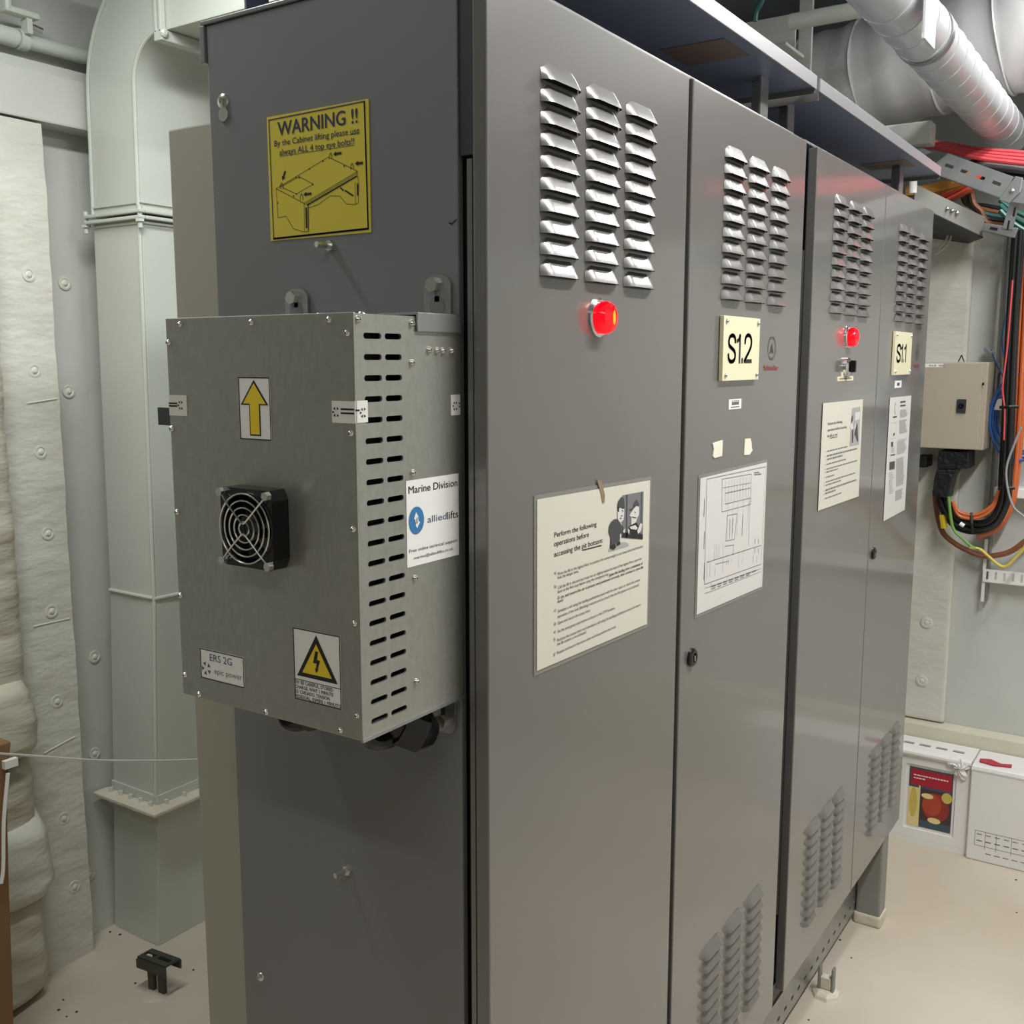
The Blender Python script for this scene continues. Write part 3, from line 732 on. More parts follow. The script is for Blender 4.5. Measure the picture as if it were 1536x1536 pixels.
# cable glands under the box
m = MB().lathe((-.055, .082, 1.400), (.55, -.45, -.35), [(-.05, .018), (-.02, .024), (-.02, .030), (.012, .030), (.02, .024), (.03, .016)], 10)
g = part('cable_gland', m, 'black_gloss', box)
part('cable_tail', MB().tube(spline([(-.060, .088, 1.398), (-.085, .105, 1.385), (-.105, .115, 1.392), (-.115, .118, 1.415), (-.115, .118, 1.434)], 6), .0105, 10), 'black_gloss', g, smooth=True)
m = MB().lathe((-.10, .225, 1.405), (.2, -.1, -.9), [(-.03, .026), (.0, .026), (.012, .024), (.02, .014)], 10)
g = part('cable_gland', m, 'black_gloss', box)
part('cable_tail', MB().tube(spline([(-.10, .235, 1.388), (-.10, .258, 1.380), (-.10, .276, 1.386), (-.10, .275, 1.402), (-.10, .262, 1.410)], 5), .008, 8), 'black_gloss', g, smooth=True)
# printed labels
def label(fr, a0, b0, a1, b1, name, matn='label_white', border=.0014):
    l = part(name, plate(MB(), fr, a0, b0, a1, b1, .0001, .0007), matn, box)
    if border:
        m = MB(); q = border/2
        stroke(m, fr, [(a0+q, b0+q), (a1-q, b0+q), (a1-q, b1-q), (a0+q, b1-q)], border, .0010, closed=True); part('border', m, 'ink', l)
    return l
l = label(FB, -.2295, 1.7835, -.1755, 1.859, 'arrow_label')
c = -.2025
def arrow_pts(e): return [(c, 1.8535+e*1.3), (c+.0215+e*1.4, 1.8265-e*.5), (c+.0085+e*.6, 1.8265-e*.5), (c+.0085+e*.6, 1.7895-e*.6), (c-.0085-e*.6, 1.7895-e*.6), (c-.0085-e*.6, 1.8265-e*.5), (c-.0215-e*1.4, 1.8265-e*.5)]
part('arrow_outline', poly(MB(), FB, arrow_pts(.0018), .0010), 'ink', l); part('arrow', poly(MB(), FB, arrow_pts(-.0012), .0013), 'yellow', l)
l = label(FB, -.1495, 1.468, -.0725, 1.558, 'hazard_label')
rect_ = stroke(MB(), FB, [(-.1495, 1.4935), (-.0725, 1.4935)], .0008, .0010); part('rule', rect_, 'ink', l)
def tri(e): return [(-.111, 1.5535-e*2.1), (-.0775-e*1.75, 1.4985+e), (-.1445+e*1.75, 1.4985+e)]
part('triangle_frame', poly(MB(), FB, tri(0), .0010), 'ink', l); part('triangle', poly(MB(), FB, tri(.0052), .0013), 'yellow', l)
C = crop(FB, 270, 900, 5.908)
m = poly(MB(), FB, [C(1205, 450), C(1232, 458), C(1222, 528), C(1250, 538), C(1228, 612), C(1240, 608), C(1215, 648), C(1203, 602), C(1213, 605), C(1218, 562), C(1188, 555)], .0016)
part('bolt_symbol', m, 'ink', l)
m = MB(); res = dict(bold=.02, res=2)
text(m, FB, 'EN: BE CAREFUL, STORED', -.1485, -.0855, 1.4880, .0042, .0010, **res); text(m, FB, 'CHARGE, WAIT 1 MINUTE', -.1485, -.0855, 1.4820, .0042, .0010, **res)
text(m, FB, 'ES: CUIDADO, TENSIÓN', -.1485, -.0915, 1.4760, .0042, .0010, **res); text(m, FB, 'RESIDUAL, ESPERE 1 MINUTO', -.1485, -.0735, 1.4700, .0042, .0010, **res)
part('lettering', m, 'ink', l)
l = label(FB, -.3225, 1.4645, -.2395, 1.505, 'maker_label')
m = MB(); C = crop(FB, 270, 900, 5.908)
text_px(m, FB, 'ERS 2G', C, (270, 540), (466, 577), 480, .0010, bold=.005); part('lettering', m, 'ink_slate', l)
m = MB(); text_px(m, FB, 'epic power', C, (310, 655), (555, 706), 607, .0010); part('lettering', m, 'ink_grey', l)
m = MB(); ca, cb = C(238, 605)
for k in range(5):
    t = math.radians(40+72*k); d = Vector((math.cos(t), math.sin(t))); n = Vector((-d.y, d.x))*.0030
    poly(m, FB, [(ca+d.x*.0030, cb+d.y*.0030), (ca+d.x*.0085+n.x, cb+d.y*.0085+n.y), (ca+d.x*.0085-n.x, cb+d.y*.0085-n.y)], .0010)
part('star_mark', m, 'ink_slate', l)
l = label(FBS, -.1125, 1.6285, -.007, 1.735, 'support_label', border=0)
m = MB(); C = crop(FBS, 500, 680, 6.98)
text_px(m, FBS, 'Marine Division', C, (782, 418), (1292, 345), 342, .0010, bold=.015, res=4); part('lettering', m, 'ink', l)
m = MB(); ca, cb = C(864, 702); disc(m, FBS, ca, cb, .0150, .0010, 28, ry=.0172); part('round_mark', m, 'ink_blue', l)
m = poly(MB(), FBS, [C(858, 612), C(885, 668), C(872, 668), C(872, 732), C(858, 742), C(848, 690), C(835, 690)], .0013)
poly(m, FBS, [C(868, 785), C(852, 745), C(862, 740), C(862, 680), C(876, 660), C(885, 716), C(903, 710)], .0013); part('mark_arrows', m, 'label_white', l)
m = text_px(MB(), FBS, 'allied', C, (980, 722), (1180, 690), 655, .0010, bold=.004, res=4); part('lettering', m, 'ink_slate', l)
m = text_px(MB(), FBS, 'lifts', C, (1188, 690), (1300, 668), 612, .0010, bold=.004, res=4)
part('lettering', m, 'ink', l); m = MB()
text_px(m, FBS, 'Free online technical support', C, (790, 1035), (1292, 930), 1000, .0010, res=2); text_px(m, FBS, 'marine@alliedlifts.co.uk', C, (838, 1108), (1250, 1012), 1078, .0010, res=2)
part('lettering', m, 'ink', l)

# ------------------------------------------------------------------ notices taped to the doors
def notice(name, quad, label_, matn, lam=True, group=None):
    a0 = min(q[0] for q in quad); a1 = max(q[0] for q in quad); b0 = min(q[1] for q in quad); b1 = max(q[1] for q in quad)
    t = thing(name, ((a0+a1)/2, 0, b0), label_, 'notice', group)
    part('sheet', slab(MB(), FD, quad, .0016, .0022), matn, t)
    if lam:
        e = .0062; q2 = [(a+(-e if a < (a0+a1)/2 else e), b+(-e if b < (b0+b1)/2 else e)) for a, b in quad]
        part('laminate_pouch', slab(MB(), FD, q2, .0006, .0014), 'laminate', t)
    return t
HP = .0026
# pit notice (near door)
n1 = notice('laminated_notice', [(.116, 1.4475), (.462, 1.4405), (.464, 1.6835), (.115, 1.6905)], 'laminated pit safety notice with cartoon below the red lamp, nearest door', 'paper_cream', group='notices on the doors')
C = crop(FD, 780, 700, 4.8)
m = MB()
for s, pl, pr_, ct in (('Perform the following', (237, 498), (540, 437), 462), ('operations before', (235, 570), (485, 506), 532), ('accessing the pit bottom:', (235, 640), (585, 553), 602)):
    text_px(m, FD, s, C, pl, pr_, ct, HP, bold=.012)
stroke(m, FD, [C(442, 600), C(576, 566)], .0018, HP)
part('heading', m, 'ink', n1)
m = MB(); mb_ = MB()
for s, pl, pr_, bold in (
    ('a)', (236, 775), (250, 771), 0), ('Move the lift to the highest floor to position the counterweight at the lowest level and therefore', (262, 770), (875, 590), 0), ('limit the danger zone.', (260, 803), (412, 765), 0),
    ('b)', (236, 873), (250, 869), 0), ('Call the lift in descend and stop the car slightly below the level of the highest floor, open the', (262, 862), (865, 683), 0),
    ('door at the first stop below using the emergency key', (260, 900), (626, 790), 0), ('(open the landing door a maximum of', (630, 787), (873, 706), 1),
    ('15 cm, and ensure the car is present and positioned correctly, then continue to open the', (260, 940), (878, 742), 1), ('door).', (260, 977), (303, 968), 1),
    ('c)', (234, 1045), (248, 1040), 0), ('Simulate a call using the landing pushbutton panel with the door open, to check the proper', (262, 1035), (855, 833), 0), ('operation of the lock (blocking) contacts and to ensure that the lift system is not activated.', (260, 1072), (848, 872), 0),
    ('d)', (233, 1143), (247, 1138), 0), ('Open and secure the access door.', (260, 1130), (497, 1045), 0),
    ('e)', (232, 1200), (246, 1195), 0), ('Set the emergency stop button in the pit in the STOP position.', (260, 1187), (675, 1030), 0),
    ('f)', (230, 1255), (242, 1250), 0), ('Reclose the access door and simulate a call using the landing pushbutton panel and ensure', (258, 1240), (858, 1015), 0), ('the lift system is not activated.', (256, 1285), (467, 1200), 0),
    ('g)', (230, 1357), (243, 1352), 0), ('Reopen and secure the access door and then perform the work.', (256, 1340), (683, 1165), 0)):
    text_px(mb_ if bold else m, FD, s, C, pl, pr_, pl[1]-22, HP, bold=.012 if bold else 0.0, res=2)
part('body_text', m, 'ink_soft', n1); part('bold_text', mb_, 'ink', n1)
C = crop(FD, 880, 730, 13.97)
def shp(t, matn, pts, h, name='cartoon'): part(name, poly(MB(), FD, [C(*p) for p in pts], h), matn, t)
shp(n1, 'ink_grey', [(720, 180), (1165, 95), (1145, 1100), (700, 1060)], HP)
shp(n1, 'ink_soft', [(800, 165), (825, 160), (815, 1068), (790, 1066)], HP+.0003); shp(n1, 'ink_soft', [(1110, 105), (1130, 100), (1118, 760), (1098, 760)], HP+.0003)
shp(n1, 'ink', [(850, 830), (1000, 740), (1060, 820), (1050, 960), (1145, 1000), (1145, 1100), (700, 1062), (720, 960), (840, 960)], HP+.0003)
shp(n1, 'ink_pale', [(420, 1320), (440, 1365), (850, 1240), (850, 1190), (780, 1158), (670, 1165), (500, 1290)], HP)
shp(n1, 'ink_soft', [(470, 740), (540, 680), (610, 670), (690, 800), (740, 850), (720, 960), (660, 980), (660, 1120), (560, 1200), (460, 1240), (465, 1060), (425, 950), (430, 840)], HP+.0006)
shp(n1, 'ink', [(455, 1230), (560, 1190), (580, 1260), (530, 1320), (450, 1290)], HP+.0007); shp(n1, 'ink', [(590, 1180), (660, 1130), (670, 1200), (600, 1240)], HP+.0007)
shp(n1, 'paper', [(605, 520), (640, 440), (750, 470), (748, 570), (735, 690), (680, 745), (620, 720)], HP+.0006)
shp(n1, 'ink_soft', [(605, 420), (630, 290), (690, 210), (745, 240), (760, 440), (640, 440)], HP+.0008); shp(n1, 'ink', [(612, 430), (640, 430), (635, 530), (615, 520)], HP+.0009)
shp(n1, 'paper', [(860, 600), (930, 480), (1000, 400), (1060, 420), (1060, 580), (1020, 660), (1000, 740), (900, 800), (900, 640)], HP+.0006)
shp(n1, 'ink_soft', [(860, 470), (940, 440), (950, 350), (1010, 265), (1070, 380), (990, 400), (920, 480), (860, 490)], HP+.0008)
shp(n1, 'paper', [(860, 840), (980, 800), (1030, 860), (1000, 900), (880, 880)], HP+.0008); shp(n1, 'paper', [(1020, 920), (1090, 760), (1130, 780), (1100, 920), (1040, 990)], HP+.0008)
shp(n1, 'paper', [(725, 920), (770, 870), (760, 960), (735, 965)], HP+.0008); shp(n1, 'paper', [(825, 880), (860, 900), (855, 1000), (830, 960)], HP+.0008)
stroke_m = MB()
for pts in (((700, 490), (725, 510)), ((680, 610), (710, 600)), ((655, 655), (690, 660)), ((965, 530), (985, 540)), ((905, 630), (1000, 650))): stroke(stroke_m, FD, [C(*p) for p in pts], .0012, HP+.0010)
part('cartoon_lines', stroke_m, 'ink', n1)
C = crop(FD, 780, 700, 4.8)
part('rust_stain', poly(MB(), FD, [C(545, 90), C(575, 100), C(600, 200), (C(598, 258)), C(582, 262), C(570, 190), C(556, 140)], HP+.0002), 'rust', n1)

# wiring diagram sheet (second door)
n2 = notice('wiring_diagram', [(.6705, 1.413), (1.0135, 1.4035), (1.0155, 1.6685), (.671, 1.667)], 'white wiring diagram sheet in a clear pouch on the S1.2 door', 'paper', group='notices on the doors')
C = crop(FD, 1040, 685, 6.4)
m = MB(); Sx = lambda pts, wd=.0011: stroke(m, FD, [C(*p) for p in pts], wd, HP)
Sx([(118, 215), (685, 95)]); Sx([(118, 215), (95, 1225)]); Sx([(95, 1225), (640, 1030)]); Sx([(640, 1030), (685, 95)], .0007)
Sx([(265, 215), (545, 165), (540, 455), (262, 530), (265, 215)])
Sx([(268, 300), (540, 250)], .0008); Sx([(290, 455), (540, 395)]); Sx([(300, 350), (535, 300)])
for i in range(9):
    x = 300+i*28; Sx([(x, 235-i*6), (x-6, 440-i*7)], .0007)
for i in range(5): Sx([(320+i*50, 440-i*14), (312+i*47, 800-i*16)], .0006)
Sx([(315, 565), (408, 545), (385, 790), (300, 810), (315, 565)]); Sx([(340, 600), (335, 780)], .0016); Sx([(370, 590), (360, 760)], .0016)
Sx([(465, 560), (460, 760)], .0014); Sx([(530, 395), (520, 860)], .0009)
Sx([(120, 1012), (640, 850)]); Sx([(290, 860), (375, 845), (370, 940)]); Sx([(200, 1030), (330, 1000)])
for x, y0, y1 in ((195, 840, 985), (215, 840, 980), (235, 838, 975), (275, 830, 1110), (310, 985, 1040), (330, 980, 1035), (355, 975, 1025), (425, 910, 1060), (465, 900, 1030), (150, 1000, 1150), (120, 1000, 1180), (200, 1050, 1140)): Sx([(x, y0), (x-4, y1)], .0007)
Sx([(100, 1310), (160, 1292), (640, 1100)], .0008); Sx([(160, 1210), (155, 1295)], .0008); Sx([(98, 1262), (640, 1072)], .0007)
for i in range(8): Sx([(165+i*55, 1245-i*20), (205+i*55, 1232-i*20)], .0028)
for i in range(7): Sx([(165+i*55, 1268-i*21), (198+i*55, 1257-i*21)], .0018)
for i in range(9): disc(m, FD, *C(305+i*27, 348-i*6), .0014, HP, 6); disc(m, FD, *C(130+i*58, 1008-i*18), .0014, HP, 6)
Sx([(572, 155), (620, 148)], .0022); Sx([(575, 172), (640, 165)], .0022)
for y0, y1 in ((400, 570), (720, 880), (1020, 1180)): Sx([(96, y0), (90, y1)], .0024)
for x in (580, 615): Sx([(x, 790), (x, 830)], .002); Sx([(x, 880), (x-2, 920)], .002); Sx([(x-15, 950), (x-18, 1010)], .0014)
part('circuit_lines', m, 'ink_grey', n2)
# lift car roof notice (third door) and tall sheet (fourth door)
n3 = notice('safety_notice', [(1.383, 1.5215), (1.7355, 1.518), (1.7325, 1.778), (1.387, 1.779)], 'white safety notice with small cartoon beneath the key switch', 'paper_cream', lam=False, group='notices on the doors')
C = crop(FD, 1220, 590, 8.54); m = MB()
text_px(m, FD, 'Perform the following', C, (172, 408), (358, 378), 372, HP, bold=.012, res=2); text_px(m, FD, 'operations before accessing', C, (168, 490), (415, 440), 455, HP, bold=.012, res=2); text_px(m, FD, 'the lift pit roof', C, (166, 566), (298, 540), 530, HP, bold=.012, res=2)
stroke(m, FD, [C(198, 575), C(296, 556)], .0016, HP); part('heading', m, 'ink_soft', n3)
m = MB(); rr = random.Random(5)
for (xa_, ya_, xb_, yb2, hv) in ((165, 742, 425, 680, 0), (160, 800, 552, 708, 1), (162, 845, 360, 797, 1), (158, 908, 410, 842, 0), (155, 968, 548, 862, 0), (152, 1008, 305, 968, 0), (148, 1075, 262, 1042, 0),
                             (148, 1135, 525, 1018, 0), (145, 1178, 350, 1112, 0), (142, 1240, 538, 1108, 1), (138, 1282, 272, 1240, 1), (135, 1348, 350, 1272, 0)):
    p0 = C(xa_, ya_); p1 = C(xb_, yb2); z = (p0[1]+p1[1])/2; a = p0[0]; wd = .0042 if hv else .0032
    disc(m, FD, p0[0]-.012, z, .0018, HP, 6)
    while a < p1[0]-.004:
        L_ = rr.uniform(.008, .022); rect(m, FD, a, z-wd/2, min(a+L_, p1[0]), z+wd/2, HP); a += L_+.0035
part('body_text', m, 'ink_grey', n3)
shp(n3, 'ink_pale', [(485, 190), (590, 170), (572, 655), (450, 680)], HP)
shp(n3, 'paper', [(520, 245), (582, 235), (578, 330), (520, 350)], HP+.0003); shp(n3, 'ink_soft', [(475, 310), (495, 280), (490, 350), (470, 390)], HP+.0003)
shp(n3, 'ink_soft', [(480, 470), (500, 455), (495, 630), (478, 630)], HP+.0003); shp(n3, 'ink_soft', [(535, 400), (550, 380), (560, 610), (548, 620), (520, 530), (505, 560)], HP+.0004)
shp(n3, 'paper', [(455, 430), (480, 360), (500, 440), (478, 470)], HP+.0003); shp(n3, 'paper', [(515, 410), (535, 385), (530, 450), (512, 460)], HP+.0003)
n4 = notice('instruction_sheet', [(2.018, 1.4135), (2.277, 1.4165), (2.2795, 1.7725), (2.0195, 1.7735)], 'tall white instruction sheet dense with small print on the S1.1 door', 'paper', lam=False, group='notices on the doors')
C = crop(FD, 1315, 585, 7.683); m = MB(); mg = MB(); md = MB()
stroke(m, FD, [C(248, 95), C(238, 270)], .0010, HP)
disc(m, FD, *C(205, 215), .009, HP, 14, ry=.017); part('print_mark', m, 'ink_grey', n4)
disc(mg, FD, *C(205, 215), .0065, HP+.0003, 14, ry=.014); part('print_paper', mg, 'paper', n4)
m = MB(); mg = MB()
for q in ([(178, 305), (222, 298), (222, 316), (178, 322)], [(262, 132), (322, 122), (322, 140), (262, 150)], [(262, 175), (325, 165), (325, 183), (262, 193)], [(155, 600), (180, 595), (178, 650), (155, 650)], [(148, 745), (202, 735), (202, 750), (148, 760)], [(138, 830), (200, 818), (196, 910), (136, 922)], [(182, 500), (200, 490), (196, 520), (180, 530)]): part('print_block', poly(MB(), FD, [C(*p) for p in q], HP), 'ink_soft', n4)
def lines(x0, y0, x1, y1, nl, mb2, slope=-.22):
    for i in range(nl):
        y_ = y0+(y1-y0)*i/max(1, nl-1); aa = C(x0, y_); b2 = C(x1-rr.uniform(0, 25), y_+slope*(x1-x0)); zz = aa[1]
        rect(mb2, FD, aa[0], zz-.0012, b2[0], zz+.0012, HP)
lines(258, 235, 350, 315, 7, mg); lines(250, 355, 345, 500, 12, mg); lines(225, 600, 335, 740, 10, mg); lines(215, 800, 315, 1110, 24, mg); lines(205, 1170, 300, 1275, 9, mg); lines(130, 960, 190, 1200, 12, mg); lines(155, 660, 205, 720, 4, mg)
stroke(mg, FD, [C(162, 385), C(222, 372), C(212, 550), C(152, 562)], .0008, HP, closed=True); stroke(mg, FD, [C(235, 580), C(340, 555)], .0012, HP)
part('small_print', mg, 'ink_pale', n4)
# ------------------------------------------------------------------ canopy trays over the cabinets
def canopy(x0, x1, posts, label_, patch):
    t = thing('canopy_tray', ((x0+x1)/2, .25, ZTOP+.003), label_, 'canopy', 'canopy trays above the cabinets')
    part('tray_plate', MB().box(x0, x1, .0, .50, 2.462, 2.466), 'navy_grey', t)
    part('front_lip', MB().box(x0, x1, -.004, -.0005, 2.458, 2.486), 'lip_paint', t, bevel=.001)
    part('end_lip', MB().box(x0, x0+.003, .0, .50, 2.440, 2.4615), 'grey_paint', t)
    part('end_lip', MB().box(x1-.003, x1, .0, .50, 2.450, 2.4615), 'grey_paint', t)
    for (px_, py_) in posts:
        m = MB().box(px_-.022, px_+.022, py_, py_+.004, ZTOP+.003, 2.4615).box(px_+.018, px_+.022, py_+.004, py_+.035, ZTOP+.003, 2.4615)
        part('post', m, 'galv_smooth' if py_ < .2 else 'navy_grey', t)
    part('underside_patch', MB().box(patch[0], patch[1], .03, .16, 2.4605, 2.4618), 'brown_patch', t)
    return t
pa = on(1146, 170, 1, .06).x; pb = on(1174, 180, 1, .06).x; pc = on(1352, 275, 1, .06).x
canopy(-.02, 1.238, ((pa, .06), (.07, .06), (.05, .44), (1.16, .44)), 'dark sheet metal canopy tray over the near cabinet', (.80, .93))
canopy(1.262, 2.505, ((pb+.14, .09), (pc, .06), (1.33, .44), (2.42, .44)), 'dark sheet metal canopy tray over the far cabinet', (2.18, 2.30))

# narrow olive cabinet standing behind the near one
rc = thing('rear_cabinet', (.6, .56, 0), 'olive-grey narrow cabinet standing behind the near control cabinet', 'cabinet')
zt_ = on(252, 195, 0, .02).z; ye = on(252, 195, 0, .02).y
part('shell', MB().box(.02, 1.17, .509, ye, .05, zt_), 'olive_paint', rc, bevel=.003)
part('plinth', MB().box(.05, 1.14, .52, ye-.02, 0, .0495), 'dark_frame', rc)

# ------------------------------------------------------------------ far wall: junction box, cables, conduit
FW_ = lambda x, v=3.05: None
JB = Frame(0, 3.05)
jb = thing('junction_box', (3.14, .03, 1.55), 'beige metal junction box with square lock on the right wall', 'electrical box')
ja0, jb1 = -.17, 1.874; ja1, jb0 = .079, 1.551
part('body', MB().box(3.065, XR-.03, -.092, .17, jb0, jb1), 'box_beige', jb, bevel=.004)
part('door', MB().box(3.05, 3.062, -.076, .17, jb0+.002, jb1-.002), 'box_beige', jb, bevel=.003)
l = part('lock_plate', plate(MB(), JB, *JB.px(1435, 619), *JB.px(1450, 599), 0, .006), 'plastic_dark', jb, bevel=.001)
q = JB.px(1442, 609)
part('lock_core', MB().lathe(JB.p3(q[0], q[1], .006), AX_S, [(0, .010), (.003, .009), (.003, .004), (0, 0)], 14), 'black_gloss', l)
l = part('name_sticker', plate(MB(), JB, JB.px(1384, 551)[0], JB.px(1384, 551)[1], JB.px(1415, 546)[0], JB.px(1415, 545.5)[1], 0, .0008), 'label_white', jb)
m = MB(); a, b = JB.px(1394, 550)
for i, wd in enumerate((.006, .005, .007, 0, .008, .006, .007)):
    if wd: plate(m, JB, a+i*.0085, b+.001, a+i*.0085+wd, b+.007, .0008, .0011)
part('sticker_print', m, 'ink_pale', l)
for zz in (1.852, 1.572): part('wall_lug', MB().box(XR-.032, XR-.002, -.128, -.088, zz-.018, zz+.018), 'box_beige', jb, bevel=.004)
m = MB().box(3.045, 3.052, -.083, -.077, 1.79, 1.80); part('hinge_pin', m, 'black', jb)
m = MB().tube([(3.06, .002, 1.9), (3.06, .008, 1.885), (3.06, .012, 1.8755)], .002, 6).tube([(3.06, .002, 1.9), (3.06, -.004, 1.885), (3.06, -.008, 1.8755)], .002, 6); part('wire_clip', m, 'black', jb)
# insulated wall pilaster and kerb behind the stack
m = MB().box(3.215, XR-.002, on(1440, 700, 0, 3.22).y, .7, .432, 2.38)
o = struct('trim_3', m, 'insul_white', 'proud white insulation strip on the right wall behind the box', 'panel', bevel=.014, seg=3)
for (x, y) in ((1390, 934), (1383, 1021)):
    p = on(x, y, 0, 3.2145)
    part('pin_washer', MB().lathe(p, AX_S, [(0, .024), (.004, .023), (.006, .014), (.004, .011), (.008, .006), (.008, 0)], 16), 'insul_white', o, smooth=True)
m = MB().box(3.17, XR-.001, -2.5, 2.0, 0, .428)
struct('trim_4', m, 'curb_cream', 'cream kerb along the foot of the right wall', 'kerb', bevel=.006)

# vertical strut with slotted bracket
st = thing('wall_strut', (3.21, -.1, .96), 'thin white metal strut running down the right wall beside the junction box', 'strut')
part('bar', MB().box(3.195, 3.205, -.104, -.096, 1.20, 2.37), 'galv_smooth', st); part('bar', MB().box(3.195, 3.205, -.109, -.098, .955, 1.20), 'white_plastic', st)
part('backing_bar', MB().box(3.207, XR-.001, -.118, -.112, .955, 2.37), 'galv_smooth', st)
fr = Frame(0, 3.19); a0, b1_ = fr.px(1475, 853); a1 = 1.4; b0_ = fr.px(1475, 872)[1]
m = MB(); sl = [(a0+.012+i*.030, a0+.020+i*.030) for i in range(int((a1-a0-.03)/.030))]
slotted(m, fr, a0, a1, b0_, b1_, sl, .003, (b0_+.010, b1_-.008))
m.box(3.19, XR-.002, -a1, -a0, b0_-.003, b0_)
tag(single('slotted_bracket', m, 'white_plastic', 'white slotted bracket on the right wall under the wire loop', 'bracket'), 'white slotted bracket on the right wall under the wire loop', 'bracket')
for (y0, nm) in ((606, 'upper'), (738, 'lower')):
    q0 = on(1492, y0-8, 0, 3.17); q1 = on(1540, y0+10, 0, 3.17)
    single('cable_cleat', MB().box(3.155, XR-.002, q1.y-.25, q0.y, q1.z, q0.z), 'white_plastic', ('upper' if nm == 'upper' else 'lower')+' white cable cleat holding the vertical cable bundle', 'cleat', 'cable cleats', bevel=.004)

# cables: traced on planes in front of the right wall
def cable(pix, x, r, matn, label_, name='cable', group='cables on the right wall', dx=0.0, n=8, extra=None):
    pts = [on(a, b, 0, x+dx*i) for i, (a, b) in enumerate(pix)]
    if pix[-1][0] >= 1533:   # runs on past the frame
        d_ = (pts[-1]-pts[-2]).normalized(); e_ = pts[-1]+d_*.10; pts += [e_, e_+d_*.06+Vector((.02, -.16, 0)), e_+Vector((.04, -.8, .04))]
    return single(name, MB().tube(spline(pts, 6), r, n), matn, label_, 'cable', group, smooth=True)
# black bundle: down, U-turn and up into the sleeve
ORD = ('innermost', 'second', 'third', 'fourth', 'outermost')
for i in range(5):
    o_ = i*4.6
    cable([(1521+i*3.4, 345), (1511+i*3.4, 500), (1505+i*3.4, 640), (1501+i*3.6, 720), (1498+i*3.4, 755), (1484+o_*.5, 779+o_*.5), (1460, 783+o_*.85), (1436-o_*.4, 773+o_*.8), (1422-o_*.7, 750+o_*.3), (1419-o_*.7, 720)],
          3.045-.019*(i % 2), .0086, 'cable_black', ORD[i]+' black cable of the bundle looping from the cleats to the junction box', group='black looped cables', dx=.0085)
for i, (r_, dz) in enumerate(((.0065, 0), (.0065, 5.5))):
    cable([(1499, 735), (1489, 757+dz), (1470, 770+dz), (1452, 772+dz), (1437, 766+dz), (1429, 752)], 3.07, r_, 'cable_orange', ('upper' if i == 0 else 'lower')+' orange-red cable inside the U-shaped black loop', group='orange loop cables')
for i in range(4):
    cable([(1534+i*4.6, 350), (1530+i*4.4, 450), (1524+i*4.4, 560), (1521+i*4.4, 620), (1517+i*4.4, 680), (1512+i*4.2, 730), (1507+i*3.5, 762), (1492+i*2, 790+i), (1466, 800+i*2)], 3.135+.018*(i % 2), .0075, 'cable_orange', ('first', 'second', 'third', 'fourth')[i]+' orange vertical cable counted from the black bundle', group='orange vertical cables')
cable([(1519, 420), (1511, 520), (1504, 580), (1507, 615), (1506, 660)], 3.00, .0030, 'cable_red', 'thin red wire hanging in front of the black bundle')
cable([(1509, 470), (1503, 510), (1508, 545), (1512, 570)], 3.15, .003, 'cable_blue', 'short blue wire beside the strut')
cable([(1487, 524), (1492, 540), (1500, 556), (1508, 572)], 3.17, .003, 'cable_blue', 'blue wire with a grey plug above the junction box')
single('wire_plug', MB().cyl(on(1480, 523, 0, 3.2), on(1489, 531, 0, 3.17), .011, 10), 'cable_grey', 'small grey plug at the end of the blue wire', 'plug')
cable([(1532, 640), (1520, 670), (1510, 700), (1511, 730), (1520, 760), (1536, 775)], 3.00, .004, 'cable_grey', 'blue-grey wire looping over the orange cables')
# blue coil
for i in range(4):
    pts = []
    c = on(1533, 625, 0, 3.19)
    for k in range(28):
        t = 2*math.pi*k/28
        pts.append(c+Vector((-.016*i, (.085+.006*i)*math.cos(t), (.13+.008*((i*3) % 5))*math.sin(t))))
    single('cable_coil', MB().tube(pts, .005, 8, closed=True), 'cable_blue', ('rearmost', 'second', 'third', 'front')[i]+' turn of the blue cable coil behind the orange cables', 'cable', 'blue cable coil', smooth=True)
# corrugated sleeve under the junction box
sl_ = thing('cable_sleeve', on(1415, 745, 0, 3.12), 'black cable sleeve below the junction box', 'sleeve')
FSL = Frame(0, 3.07)
pts = [FSL.px(*p) for p in ((1408, 676), (1453, 678), (1453, 703), (1440, 704), (1405, 704))]
part('collar', slab(MB(), FSL, pts, 0, -.13), 'corrugate', sl_, bevel=.004)
pts = [FSL.px(*p) for p in ((1405, 704.5), (1436, 704.5), (1428, 718), (1424, 735), (1422, 748), (1399, 743), (1401, 720))]
part('skirt', slab(MB(), FSL, pts, .005, -.10), 'corrugate', sl_, bevel=.005)
q0 = on(1384, 684, 0, 3.12); q1 = on(1391, 701, 0, 3.12)
single('cable_gland', MB().box(3.10, XR-.04, q1.y, q0.y+.02, q1.z, q0.z), 'black', 'small black block left of the sleeve under the junction box', 'gland', bevel=.003)
